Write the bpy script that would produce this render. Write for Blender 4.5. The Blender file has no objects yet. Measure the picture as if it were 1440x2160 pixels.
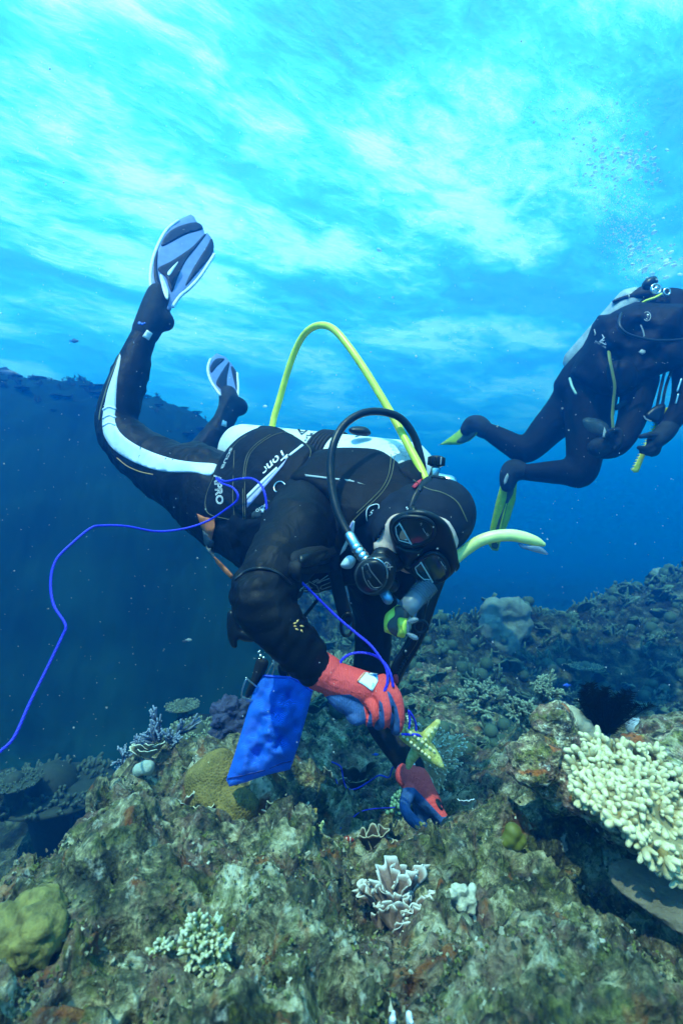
import bpy, bmesh, math, random
import numpy as np
from mathutils import Vector, Matrix, noise as mnoise, geometry as mgeo

scene = bpy.context.scene
COL = scene.collection
R = math.radians

# ------------------------------------------------------------------ camera
F = 1000.0                                   # focal length in photograph pixels (1440 wide)
cam_d = bpy.data.cameras.new('camera')
cam_d.sensor_fit = 'HORIZONTAL'; cam_d.sensor_width = 36; cam_d.lens = 36 * F / 1440
cam_d.clip_start = 0.02; cam_d.clip_end = 400
cam_d.dof.use_dof = True; cam_d.dof.focus_distance = 1.12; cam_d.dof.aperture_fstop = 6.5
cam = bpy.data.objects.new('camera', cam_d); COL.objects.link(cam)
cam.location = (0, 0, 0); cam.rotation_euler = (R(90), 0, 0)
scene.camera = cam
scene.render.resolution_x = 682; scene.render.resolution_y = 1024

# ------------------------------------------------------------------ sky and sun
SUN_EL, SUN_ROT = 64, 208                    # sun high behind the camera, a little to its left
w = bpy.data.worlds.new('World'); scene.world = w; w.use_nodes = True
nt = w.node_tree; nt.nodes.clear()
sky = nt.nodes.new('ShaderNodeTexSky'); sky.sky_type = 'NISHITA'; sky.sun_disc = False
sky.sun_elevation = R(SUN_EL); sky.sun_rotation = R(SUN_ROT)
bg = nt.nodes.new('ShaderNodeBackground'); bg.inputs[1].default_value = 0.12
out = nt.nodes.new('ShaderNodeOutputWorld')
nt.links.new(sky.outputs[0], bg.inputs[0]); nt.links.new(bg.outputs[0], out.inputs[0])
sun_d = bpy.data.lights.new('sun', 'SUN'); sun_d.energy = 5.0; sun_d.angle = R(0.6); sun_d.color = (1.0, 0.93, 0.84)
sun = bpy.data.objects.new('sun', sun_d); COL.objects.link(sun)
sd = Vector((math.sin(R(SUN_ROT)) * math.cos(R(SUN_EL)), math.cos(R(SUN_ROT)) * math.cos(R(SUN_EL)), math.sin(R(SUN_EL))))
sun.rotation_euler = sd.to_track_quat('Z', 'Y').to_euler()
sun.location = sd * 20
scene.view_settings.view_transform = 'Standard'; scene.view_settings.look = 'None'
scene.view_settings.gamma = 1.0; scene.view_settings.exposure = 1.80
scene.cycles.volume_bounces = 1; scene.cycles.max_bounces = 8; scene.cycles.transparent_max_bounces = 12
scene.cycles.use_denoising = True
random.seed(7); rng = np.random.default_rng(7)

# ------------------------------------------------------------------ helpers
def P(px, py, d):
    return Vector(((px - 720) / F * d, d, -(py - 1080) / F * d))

def tag(o, label=None, cat=None, group=None, kind=None):
    if label: o['label'] = label
    if cat: o['category'] = cat
    if group: o['group'] = group
    if kind: o['kind'] = kind
    return o

def empty(name, loc, label=None, cat=None, group=None):
    o = bpy.data.objects.new(name, None); COL.objects.link(o); o.location = loc; o.empty_display_size = 0.05
    return tag(o, label, cat, group)

def link(name, me, mats, parent=None, smooth=True):
    """one mesh object; vertices are given in world space and moved into the parent's frame"""
    o = bpy.data.objects.new(name, me); COL.objects.link(o)
    for m in (mats if isinstance(mats, (list, tuple)) else [mats]):
        me.materials.append(m)
    if smooth:
        me.polygons.foreach_set('use_smooth', [True] * len(me.polygons))
    if parent is not None:
        o.parent = parent
        off = Vector(parent.location); q = parent.parent
        while q is not None:
            off += Vector(q.location); q = q.parent
        o.location = -off
        if parent.type == 'MESH':
            o.location = Vector((0, 0, 0)) if parent.parent is None and parent.location.length < 1e-9 else -off
    return o

def mesh_from(verts, faces):
    me = bpy.data.meshes.new('mesh'); me.from_pydata([tuple(v) for v in verts], [], [tuple(f) for f in faces]); me.update()
    return me

class N:
    """tiny node-tree builder"""
    def __init__(s, name):
        s.m = bpy.data.materials.new(name); s.m.use_nodes = True
        s.t = s.m.node_tree; s.t.nodes.clear(); s.o = s.n('ShaderNodeOutputMaterial')
    def n(s, ty, **k):
        x = s.t.nodes.new(ty)
        for a, b in k.items():
            setattr(x, a, b)
        return x
    def l(s, a, b): s.t.links.new(a, b)
    def set(s, node, **k):
        for a, b in k.items():
            i = node.inputs[a.replace('_', ' ')]
            if hasattr(b, 'is_output'): s.l(b, i)
            else: i.default_value = b
        return node
    def coord(s, scale=(1, 1, 1), kind='Object', rot=(0, 0, 0)):
        c = s.n('ShaderNodeTexCoord'); mp = s.n('ShaderNodeMapping')
        mp.inputs['Scale'].default_value = scale; mp.inputs['Rotation'].default_value = rot
        s.l(c.outputs[kind], mp.inputs[0]); return mp.outputs[0]
    def noise(s, v, scale, detail=4, rough=0.55, dist=0.0, out='Fac'):
        x = s.n('ShaderNodeTexNoise'); s.l(v, x.inputs['Vector'])
        x.inputs['Scale'].default_value = scale; x.inputs['Detail'].default_value = detail
        x.inputs['Roughness'].default_value = rough; x.inputs['Distortion'].default_value = dist
        return x.outputs[out]
    def voro(s, v, scale, feature='F1', out='Distance', rand=1.0):
        x = s.n('ShaderNodeTexVoronoi'); x.feature = feature; s.l(v, x.inputs['Vector'])
        x.inputs['Scale'].default_value = scale; x.inputs['Randomness'].default_value = rand
        return x.outputs[out]
    def ramp(s, f, stops, interp='LINEAR'):
        x = s.n('ShaderNodeValToRGB'); r = x.color_ramp; r.interpolation = interp
        while len(r.elements) > 1: r.elements.remove(r.elements[-1])
        for i, (p, c) in enumerate(stops):
            e = r.elements[0] if i == 0 else r.elements.new(p)
            e.position = p; e.color = (c, c, c, 1) if isinstance(c, (int, float)) else (*c, 1)
        s.l(f, x.inputs[0]); return x.outputs[0]
    def mix(s, f, a, b, mode='MIX'):
        x = s.n('ShaderNodeMix'); x.data_type = 'RGBA'; x.blend_type = mode
        for sock, v in ((x.inputs[0], f), (x.inputs[6], a), (x.inputs[7], b)):
            if hasattr(v, 'is_output'): s.l(v, sock)
            elif isinstance(v, (int, float)): sock.default_value = v
            else: sock.default_value = (*v, 1)
        return x.outputs[2]
    def math(s, op, a, b=0.0, clamp=False):
        x = s.n('ShaderNodeMath'); x.operation = op; x.use_clamp = clamp
        for sock, v in ((x.inputs[0], a), (x.inputs[1], b)):
            if hasattr(v, 'is_output'): s.l(v, sock)
            else: sock.default_value = v
        return x.outputs[0]
    def bump(s, h, strength=0.5, dist=0.01, normal=None):
        x = s.n('ShaderNodeBump'); x.inputs['Strength'].default_value = strength; x.inputs['Distance'].default_value = dist
        s.l(h, x.inputs['Height'])
        if normal is not None: s.l(normal, x.inputs['Normal'])
        return x.outputs[0]
    def bsdf(s, color, rough=0.6, normal=None, spec=0.5, **k):
        x = s.n('ShaderNodeBsdfPrincipled')
        if hasattr(color, 'is_output'): s.l(color, x.inputs['Base Color'])
        else: x.inputs['Base Color'].default_value = (*color, 1)
        if hasattr(rough, 'is_output'): s.l(rough, x.inputs['Roughness'])
        else: x.inputs['Roughness'].default_value = rough
        x.inputs['Specular IOR Level'].default_value = spec
        if normal is not None: s.l(normal, x.inputs['Normal'])
        for a, b in k.items(): x.inputs[a.replace('_', ' ')].default_value = b
        s.l(x.outputs[0], s.o.inputs[0]); s.b = x
        return s.m

# ------------------------------------------------------------------ vectorised noise for terrain
_perm = np.concatenate([rng.permutation(256)] * 3)
def vnoise(x, y, z=0.0):
    x = np.asarray(x, float); y = np.asarray(y, float); z = np.zeros_like(x) + z
    xi = np.floor(x).astype(int); yi = np.floor(y).astype(int); zi = np.floor(z).astype(int)
    fx, fy, fz = x - xi, y - yi, z - zi
    u, v, t = [f * f * f * (f * (f * 6 - 15) + 10) for f in (fx, fy, fz)]
    def h(a, b, c): return _perm[_perm[_perm[a & 255] + (b & 255)] + (c & 255)] / 127.5 - 1
    def L(a, b, k): return a + (b - a) * k
    return L(L(L(h(xi, yi, zi), h(xi + 1, yi, zi), u), L(h(xi, yi + 1, zi), h(xi + 1, yi + 1, zi), u), v),
             L(L(h(xi, yi, zi + 1), h(xi + 1, yi, zi + 1), u), L(h(xi, yi + 1, zi + 1), h(xi + 1, yi + 1, zi + 1), u), v), t)
def fbm(x, y, z=0.0, o=5, g=0.5):
    s = 0; a = 1.0
    for i in range(o):
        s = s + a * vnoise(np.asarray(x) * 2 ** i + 17.3 * i, np.asarray(y) * 2 ** i - 9.1 * i, np.asarray(z) * 2 ** i); a *= g
    return s

def worley(x, y, s, seed=0):
    """distance to the nearest random cell point, 0..~1, and the cell's own random number"""
    x = np.asarray(x, float) / s + 100 + seed * 7; y = np.asarray(y, float) / s + 100 + seed * 13; xi = np.floor(x).astype(int); yi = np.floor(y).astype(int); best = np.full(x.shape, 9.); rid = np.zeros(x.shape)
    for a in (-1, 0, 1):
        for b in (-1, 0, 1):
            h = _perm[_perm[(xi + a) & 255] + ((yi + b) & 255)]; px_, py_ = h / 255., _perm[h + 31] / 255.; d = np.hypot(xi + a + px_ - x, yi + b + py_ - y); k = d < best; best = np.where(k, d, best); rid = np.where(k, _perm[h + 77] / 255., rid)
    return best, rid

# ------------------------------------------------------------------ water surface
BIG_OFF = (-2, -2, 0); TIR = .46  # shifts the painted bright patches across the surface
def build_surface():
    h = 6.0
    ys = np.concatenate([np.linspace(-18, 0, 40), np.geomspace(0.05, 90, 330)])
    us = np.linspace(-1.0, 1.0, 260)
    V = np.zeros((len(ys), len(us), 3))
    for i, y in enumerate(ys):
        wd = 16 + 1.1 * max(y, 0)
        V[i, :, 0] = us * wd; V[i, :, 1] = y
    x, y = V[..., 0], V[..., 1]
    xr, yr = (x * 0.80 + y * 0.6) * .62, (-x * 0.6 + y * 0.80) * .62
    z = 0.22 * vnoise(xr * 0.35, yr * 0.55, 3.1) + 0.10 * vnoise(xr * 0.9, yr * 1.5, 7.7) + 0.030 * fbm(xr * 2.2, yr * 4.0, 1.3, 3)
    V[..., 2] = h + z
    nr, nc = V.shape[:2]
    idx = np.arange(nr * nc).reshape(nr, nc)
    faces = np.stack([idx[:-1, :-1], idx[:-1, 1:], idx[1:, 1:], idx[1:, :-1]], -1).reshape(-1, 4)
    me = mesh_from(V.reshape(-1, 3), faces)
    m = N('water_surface')
    v = m.coord((.62, .62, 1), rot=(0, 0, R(-37)))
    mp = m.n('ShaderNodeMapping'); mp.inputs['Scale'].default_value = (1.0, 1.7, 1); m.l(v, mp.inputs[0]); v = mp.outputs[0]
    vb = m.n('ShaderNodeMapping'); vb.inputs['Location'].default_value = BIG_OFF; m.l(v, vb.inputs[0])
    big = m.noise(vb.outputs[0], 0.30, 2, 0.45, 0.3)
    mid = m.noise(v, 1.9, 6, 0.60, 0.45)
    vs = m.n('ShaderNodeMapping'); vs.inputs['Scale'].default_value = (1.0, 1.8, 1); m.l(v, vs.inputs[0])
    fine = m.noise(vs.outputs[0], 5.0, 6, 0.66, 0.3)
    f = m.math('ADD', m.math('MULTIPLY', big, 1.25), m.math('MULTIPLY', mid, 0.58))
    f = m.math('ADD', f, m.math('MULTIPLY', fine, 0.22))
    # noise paints bright sky patches into the ratio of scattered to straight-through light
    fac = m.ramp(f, [(0.0, 0.0), (0.60, 0.0)]) if False else m.math('MULTIPLY_ADD', f, 1.0)
    mr = m.n('ShaderNodeMapRange'); m.l(f, mr.inputs[0])
    mr.inputs[1].default_value = 0.84; mr.inputs[2].default_value = 1.33; mr.inputs[3].default_value = 0.19; mr.inputs[4].default_value = 0.66
    mr.clamp = True
    tr = m.n('ShaderNodeBsdfTransparent'); tr.inputs[0].default_value = (0.84, 0.97, 1.0, 1)
    tl = m.n('ShaderNodeBsdfTranslucent'); m.l(m.ramp(mr.outputs[0], [(.25, (.03, .72, 1.0)), (.36, (.10, .86, 1.0)), (.56, (.66, 1.0, 1.0))]), tl.inputs[0])  # tint whitens where the painted patches are bright
    bn = m.bump(m.math('ADD', mid, m.math('MULTIPLY', fine, 0.4)), 0.8, 0.07); m.l(bn, tl.inputs['Normal'])
    mx = m.n('ShaderNodeMixShader'); m.l(mr.outputs[0], mx.inputs[0]); m.l(tr.outputs[0], mx.inputs[1]); m.l(tl.outputs[0], mx.inputs[2])
    # past the critical angle the surface mirrors the deep water below it
    fr = m.n('ShaderNodeFresnel'); fr.inputs['IOR'].default_value = 1.33
    bn2 = m.bump(m.math('ADD', mid, m.math('MULTIPLY', fine, 0.5)), 1.0, 0.16); m.l(bn2, fr.inputs['Normal'])
    gl = m.n('ShaderNodeBsdfGlossy'); gl.inputs['Color'].default_value = (.75, .92, 1, 1); gl.inputs['Roughness'].default_value = .18; m.l(bn2, gl.inputs['Normal'])
    mx2 = m.n('ShaderNodeMixShader'); m.l(m.math('MULTIPLY', fr.outputs[0], TIR, True), mx2.inputs[0]); m.l(mx.outputs[0], mx2.inputs[1]); m.l(gl.outputs[0], mx2.inputs[2])
    m.l(mx2.outputs[0], m.o.inputs[0])
    o = link('water_surface', me, m.m); tag(o, kind='structure')
    return o
build_surface()

def build_haze():
    bm = bmesh.new(); bmesh.ops.create_cube(bm, size=1.0)
    for v in bm.verts:
        v.co = Vector((v.co.x * 220, v.co.y * 118 + 38, 6.7 if v.co.z > 0 else -9.0))
    me = bpy.data.meshes.new('haze'); bm.to_mesh(me); bm.free()
    m = N('sea_water_haze')
    p = m.n('ShaderNodeVolumePrincipled')
    p.inputs['Color'].default_value = (0.0, 0.20, 0.88, 1)
    p.inputs['Absorption Color'].default_value = (0.0, 0.22, 0.36, 1)
    p.inputs['Density'].default_value = 0.115
    p.inputs['Anisotropy'].default_value = 0.5
    m.l(p.outputs[0], m.o.inputs['Volume'])
    o = link('haze', me, m.m, smooth=False); tag(o, kind='stuff')
build_haze()

# ================================================================== SEABED AND REEF SLOPES
_CP = []
for px in (-900, -400, 0, 300, 600, 900, 1200, 1500, 1900, 2400):
    _CP += [(px, .30, -.50), (px, .50, -.545)]
for px, py, d in ((0, 1880, .78), (150, 1760, .90), (300, 1700, 1.0), (450, 1745, 1.0), (600, 1760, .98), (720, 1810, .86), (620, 1860, .72), (400, 1850, .74),
                  (250, 1960, .64), (640, 1690, 1.2), (720, 1690, 1.35), (720, 1640, 1.6), (850, 1640, 1.6), (960, 1670, 1.4), (820, 1790, 1.02), (880, 1880, .80),
                  (930, 1770, 1.0), (1010, 1760, 1.0), (1050, 1830, .88), (1150, 1950, .70), (1000, 1960, .68), (1120, 1690, 1.15), (1180, 1660, 1.10), (1240, 1610, 1.05),
                  (1440, 1590, .98), (1700, 1620, .95), (880, 1500, 2.3), (1000, 1450, 2.7), (900, 1320, 3.3), (1010, 1290, 3.7), (1120, 1280, 3.8), (1190, 1345, 4.0),
                  (1290, 1275, 4.5), (1400, 1232, 4.9), (1600, 1160, 5), (1900, 1120, 5), (600, 1500, 2.0), (520, 1520, 1.7), (450, 1540, 1.45), (380, 1570, 1.32),
                  (290, 1610, 1.22), (700, 1430, 2.6), (780, 1380, 3.2), (1250, 1470, 3.0), (1400, 1480, 2.8)):
    _CP.append((px, d, -(py - 1080) / F * d))
_CP += [(1300, .86, -.78), (1400, .84, -.80), (1250, .80, -.70), (1600, .85, -.75), (1250, 1.5, -.86), (1440, 1.6, -.86), (1800, 1.6, -.86), (1350, 2.2, -1.1),
        (-100, 1.1, -1.45), (50, 1.25, -1.45), (-600, 1.0, -1.3), (-900, 1.3, -1.6), (170, 1.45, -1.32), (280, 1.75, -1.2), (380, 2.0, -1.02), (500, 2.4, -1.05), (600, 3.0, -1.25),
        (300, 2.7, -1.5), (100, 2.3, -1.36), (-300, 2.3, -1.4), (100, 2.9, -1.35), (400, 3.2, -1.5), (-500, 2.9, -1.3), (700, 4.5, -1.5), (900, 5, -1.6), (1100, 5.5, -1.7),
        (100, 3.5, -.35), (-500, 3.5, 0.1), (400, 3.8, -.4), (0, 4.2, 1.10), (-500, 4.2, 1.15), (150, 4.4, 1.06), (300, 4.6, .98), (450, 5.0, .92), (530, 5.6, .66), (600, 6.4, -.1), (680, 7.4, -.9),
        (780, 9, -1.9), (0, 6.5, 1.2), (-600, 6.5, 1.2), (300, 6.5, 1.0), (450, 7.5, .8), (620, 10, -1.), (900, 9, -2.4), (1200, 9, -2.2), (1500, 9, -1.7), (2000, 9, -1.5),
        (-900, 25, 0.5), (0, 25, 0), (700, 25, -3), (1400, 25, -3), (2200, 25, -3), (-900, 70, -3), (0, 70, -4), (700, 70, -4), (1400, 70, -4), (2200, 70, -4)]
_cp = np.array([((px - 720) / F, math.log(d) * 1.3, z) for px, d, z in _CP])
def _phi(A, B): return np.sqrt(((A[:, None, :] - B[None, :, :]) ** 2).sum(-1) + 1e-4)
_ncp = len(_cp); _K = np.zeros((_ncp + 3, _ncp + 3)); _K[:_ncp, :_ncp] = _phi(_cp[:, :2], _cp[:, :2]) - 1e-3 * np.eye(_ncp)
_K[:_ncp, _ncp] = 1; _K[:_ncp, _ncp + 1:] = _cp[:, :2]; _K[_ncp:, :_ncp] = _K[:_ncp, _ncp:].T
_RW = np.linalg.solve(_K, np.concatenate([_cp[:, 2], [0, 0, 0]]))
def base_z(x, y):
    x = np.asarray(x, float); y = np.asarray(y, float); sh = x.shape
    yy = np.maximum(y, 0.22).ravel(); xx = x.ravel()
    q = np.stack([np.clip(xx / yy, -1.9, 1.9), np.log(yy) * 1.3], -1); o = np.zeros(len(q))
    for i in range(0, len(q), 20000):
        s = slice(i, i + 20000); o[s] = _phi(q[s], _cp[:, :2]) @ _RW[:_ncp] + _RW[_ncp] + q[s] @ _RW[_ncp + 1:]
    return o.reshape(sh)
def raw_z(x, y):
    x = np.asarray(x, float); y = np.asarray(y, float)
    z = base_z(x, y)
    d = np.maximum(y, .3)
    near = np.clip(1.9 - d, 0, 1)
    wf = np.clip((d - 1.6) / 3, 0, 1) * np.where(x < -.12 * y, .3, 1.0)
    z = z + 0.045 * fbm(x * 3.1, y * 3.1, .5, 3) * (0.6 + near * .4)
    rid = 1 - np.abs(fbm(x * 7.0, y * 7.0, 2.2, 4)); z = z + 0.030 * (rid - .6)
    pit = np.clip(fbm(x * 11, y * 11, 5.0, 3) - .34, 0, .5); z = z - 0.11 * pit * np.clip(2.2 - d, 0, 1)
    z = z + 0.011 * fbm(x * 34, y * 34, 1.0, 4, .62) * np.clip(2.5 - d, .15, 1)
    # knobs and crusts with crevices between them
    kn = np.clip(2.4 - d, 0, 1)
    wx = x + .012 * fbm(x * 14, y * 14, 3.3, 3); wy = y + .012 * fbm(x * 14 + 9, y * 14, 6.3, 3)
    f1, r1 = worley(wx, wy, .105, 1); z = z + kn * .046 * (r1 + .2) * (1 - np.clip(f1 * 1.25, 0, 1) ** 2)
    f2, r2 = worley(wx, wy, .042, 2); z = z + kn * .019 * (r2 + .2) * (1 - np.clip(f2 * 1.25, 0, 1) ** 2)
    f3, r3 = worley(wx, wy, .017, 3); z = z + np.clip(1.5 - d, 0, 1) * .006 * r3 * (1 - np.clip(f3 * 1.25, 0, 1) ** 2)
    # coral heads and ledges of the slopes farther off
    z = z + wf * (0.16 * np.abs(fbm(x * 1.5, y * 1.5, 8.0, 4)) + 0.11 * np.abs(fbm(x * 4.2, y * 4.2, 3.0, 4, .6)) - .10)
    return z
_PIN = [(470, 1735, 1.08), (520, 1738, 1.08), (425, 1742, 1.03), (385, 1722, 1.07), (600, 1738, 1.09), (615, 1754, 1.05), (560, 1738, 1.09), (305, 1608, 1.24), (335, 1606, 1.25), (710, 1698, 1.45), (750, 1682, 1.49), (795, 1814, .99), (842, 1716, 1.24),
        (845, 1968, .75), (835, 1930, .80), (870, 1925, .80), (972, 1948, .79), (435, 2056, .60), (435, 2000, .63), (60, 2016, .62), (110, 1975, .64), (885, 1785, 1.10), (945, 1774, 1.10), (355, 1608, 1.42), (278, 1625, 1.36), (495, 1606, 1.42), (1082, 1792, .91), (732, 1798, 1.0),
        (385, 1512, 2.3), (410, 1562, 1.75), (905, 1676, 1.27), (677, 1770, 1.0), (305, 1642, 1.17), (150, 1762, .9), (0, 1872, .78), (230, 1675, 1.08), (650, 1745, .98), (980, 1712, 1.2), (1020, 1495, 2.3), (1150, 1490, 1.7), (700, 1450, 2.5), (1065, 1365, 3.35), (345, 2012, .60), (848, 2176, .50)]
_pxy = np.array([((a - 720) / F * d, d) for a, b, d in _PIN]); _pr = .055 + .05 * _pxy[:, 1]
_pw = np.exp(-((_pxy[:, None, :] - _pxy[None, :, :]) ** 2).sum(-1) / _pr[None, :] ** 2)
_pc = np.linalg.solve(_pw + 1e-3 * np.eye(len(_PIN)), np.array([-(b - 1080) / F * d for a, b, d in _PIN]) - raw_z(_pxy[:, 0], _pxy[:, 1]))
def ground_z(x, y):
    """the slope, settled so that corals stand on it"""
    z = raw_z(x, y); xf, yf = np.ravel(x).astype(float), np.ravel(y).astype(float); dz = np.zeros(xf.size)
    for k in range(len(_PIN)): dz += _pc[k] * np.exp(-((xf - _pxy[k, 0]) ** 2 + (yf - _pxy[k, 1]) ** 2) / _pr[k] ** 2)
    return z + dz.reshape(np.shape(z))
def gz(x, y): return float(ground_z(np.array([x]), np.array([y]))[0])
def G(px, d, lift=0.0):
    """point on the seabed seen in column px at distance d"""
    x = (px - 720) / F * d
    return Vector((x, d, gz(x, d) + lift))

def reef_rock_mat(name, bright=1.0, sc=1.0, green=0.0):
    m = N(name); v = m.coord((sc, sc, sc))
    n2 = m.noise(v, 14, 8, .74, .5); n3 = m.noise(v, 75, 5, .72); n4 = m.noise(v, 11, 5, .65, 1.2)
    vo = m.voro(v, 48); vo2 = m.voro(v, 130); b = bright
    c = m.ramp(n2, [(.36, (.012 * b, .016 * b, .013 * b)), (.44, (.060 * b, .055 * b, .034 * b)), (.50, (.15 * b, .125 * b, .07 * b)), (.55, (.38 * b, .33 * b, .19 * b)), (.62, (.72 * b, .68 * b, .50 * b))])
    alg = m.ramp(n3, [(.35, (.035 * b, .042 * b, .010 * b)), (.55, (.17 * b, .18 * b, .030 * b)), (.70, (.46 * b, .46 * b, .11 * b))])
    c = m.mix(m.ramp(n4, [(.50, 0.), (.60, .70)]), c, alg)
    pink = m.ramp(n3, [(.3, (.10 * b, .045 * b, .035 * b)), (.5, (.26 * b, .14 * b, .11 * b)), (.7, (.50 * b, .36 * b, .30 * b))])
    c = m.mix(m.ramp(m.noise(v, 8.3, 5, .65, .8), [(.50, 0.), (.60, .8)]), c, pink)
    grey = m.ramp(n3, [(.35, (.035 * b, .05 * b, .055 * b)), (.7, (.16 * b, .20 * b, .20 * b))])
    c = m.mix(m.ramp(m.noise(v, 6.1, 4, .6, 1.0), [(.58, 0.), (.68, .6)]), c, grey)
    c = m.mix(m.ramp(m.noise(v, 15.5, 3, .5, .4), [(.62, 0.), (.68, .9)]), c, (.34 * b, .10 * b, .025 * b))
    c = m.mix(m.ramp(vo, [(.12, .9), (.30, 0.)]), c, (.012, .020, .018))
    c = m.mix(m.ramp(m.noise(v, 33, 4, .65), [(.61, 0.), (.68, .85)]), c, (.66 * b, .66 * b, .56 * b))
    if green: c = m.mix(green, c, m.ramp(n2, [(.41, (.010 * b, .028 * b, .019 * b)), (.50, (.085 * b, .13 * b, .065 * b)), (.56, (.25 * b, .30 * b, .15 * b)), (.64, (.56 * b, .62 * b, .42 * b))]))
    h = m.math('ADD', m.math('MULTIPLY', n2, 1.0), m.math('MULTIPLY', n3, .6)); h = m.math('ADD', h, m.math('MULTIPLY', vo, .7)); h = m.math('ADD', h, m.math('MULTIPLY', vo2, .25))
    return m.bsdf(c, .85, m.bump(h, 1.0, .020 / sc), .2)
def shaded_wall():  # reef wall with its shade put into a near-black teal colour
    m = N('shaded_reef_wall'); v = m.coord(); n = m.noise(v, 1.6, 6, .6)
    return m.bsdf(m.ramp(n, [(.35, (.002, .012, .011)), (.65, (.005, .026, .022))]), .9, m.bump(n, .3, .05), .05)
M_REEF = reef_rock_mat('reef_rock', .95, 1.0, .34); M_FAR = reef_rock_mat('far_reef_rock', .30, .5, .9)  # far rock is a darker, greener copy with its dimness in the colour
M_WALL = shaded_wall()

def build_seabed():
    ys = np.concatenate([np.geomspace(.85, 2.6, 430), np.geomspace(2.6, 12, 230)[1:], np.geomspace(12, 95, 50)[1:]]) - .62
    us = np.concatenate([np.linspace(-2.6, -1.02, 60)[:-1], np.linspace(-1.02, 1.02, 420), np.linspace(1.02, 2.6, 60)[1:]])
    Y, U = np.meshgrid(ys, us, indexing='ij'); Yo = Y + .25
    X = U * Yo
    Z = ground_z(X, Y)
    # overhangs: shove the points sideways too, so ledges and holes are not a plain height field
    k = np.clip(3 - Y, .2, 1)
    X2 = X + .022 * fbm(X * 9, Z * 9 + Y * 5, 4.4, 3) * k; Y2 = Y + .022 * fbm(X * 9 + 31, Z * 9 + Y * 5, 9.4, 3) * k
    V = np.stack([X2, Y2, Z], -1); nr, nc = Z.shape
    idx = np.arange(nr * nc).reshape(nr, nc)
    me = mesh_from(V.reshape(-1, 3), np.stack([idx[:-1, :-1], idx[:-1, 1:], idx[1:, 1:], idx[1:, :-1]], -1).reshape(-1, 4))
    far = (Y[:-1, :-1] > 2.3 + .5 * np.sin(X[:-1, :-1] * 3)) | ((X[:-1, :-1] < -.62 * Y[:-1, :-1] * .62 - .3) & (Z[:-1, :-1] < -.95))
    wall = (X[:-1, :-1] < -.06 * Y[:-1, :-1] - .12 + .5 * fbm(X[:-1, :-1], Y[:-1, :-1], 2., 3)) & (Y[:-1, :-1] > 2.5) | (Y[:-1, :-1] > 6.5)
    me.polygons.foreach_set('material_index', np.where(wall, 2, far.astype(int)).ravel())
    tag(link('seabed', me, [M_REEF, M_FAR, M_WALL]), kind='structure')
    # the bottom goes on behind the photographer
    me = mesh_from([(-90, -20, -1.9), (90, -20, -1.9), (90, .4, -1.9), (-90, .4, -1.9)], [(0, 1, 2, 3)])
    tag(link('sea_floor', me, M_REEF), kind='structure')
build_seabed()

# ================================================================== MODELLING TOOLS
def rbf(pts):
    """smooth depth over the picture plane from (x, y, d) samples"""
    A = np.array([(a / 100., b / 100., d) for a, b, d in pts], float); n = len(A)
    K = np.zeros((n + 3, n + 3)); K[:n, :n] = np.sqrt(((A[:, None, :2] - A[None, :, :2]) ** 2).sum(-1) + .02) - .05 * np.eye(n)
    K[:n, n] = 1; K[:n, n + 1:] = A[:, :2]; K[n:, :n] = K[:n, n:].T
    W = np.linalg.lstsq(K, np.concatenate([A[:, 2], np.zeros(3)]), rcond=None)[0]
    def f(x, y):
        q = np.array([x / 100., y / 100.])
        return float(np.sqrt(((A[:, :2] - q) ** 2).sum(-1) + .02) @ W[:n] + W[n] + q @ W[n + 1:])
    return f
def plane_d(a, b, c):
    """depth over the picture plane of the flat plane through three points (px, py, d)"""
    A, B, C_ = P(*a), P(*b), P(*c); nrm = (B - A).cross(C_ - A); k = nrm.dot(A)
    def f(x, y):
        r = Vector(((x - 720) / F, 1, -(y - 1080) / F)); return k / nrm.dot(r)
    return f
def plane_pn(p, nrm):
    k = nrm.dot(p)
    def f(x, y):
        r = Vector(((x - 720) / F, 1, -(y - 1080) / F)); return k / nrm.dot(r)
    return f

def spline(pts, step=None, n=None, closed=False):
    """Catmull-Rom through tuples of any width"""
    A = [np.array(p, float) for p in pts]; m = len(A); o = []
    segs = m if closed else m - 1
    for i in range(segs):
        if closed: p0, p1, p2, p3 = A[(i - 1) % m], A[i], A[(i + 1) % m], A[(i + 2) % m]
        else: p0, p1, p2, p3 = A[max(i - 1, 0)], A[i], A[i + 1], A[min(i + 2, m - 1)]
        k = n or max(2, int(np.linalg.norm((p2 - p1)[:3]) / step))
        for j in range(k):
            t = j / k
            o.append(.5 * (2 * p1 + (p2 - p0) * t + (2 * p0 - 5 * p1 + 4 * p2 - p3) * t * t + (3 * p1 - p0 - 3 * p2 + p3) * t ** 3))
    if not closed: o.append(A[-1])
    return o

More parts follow.
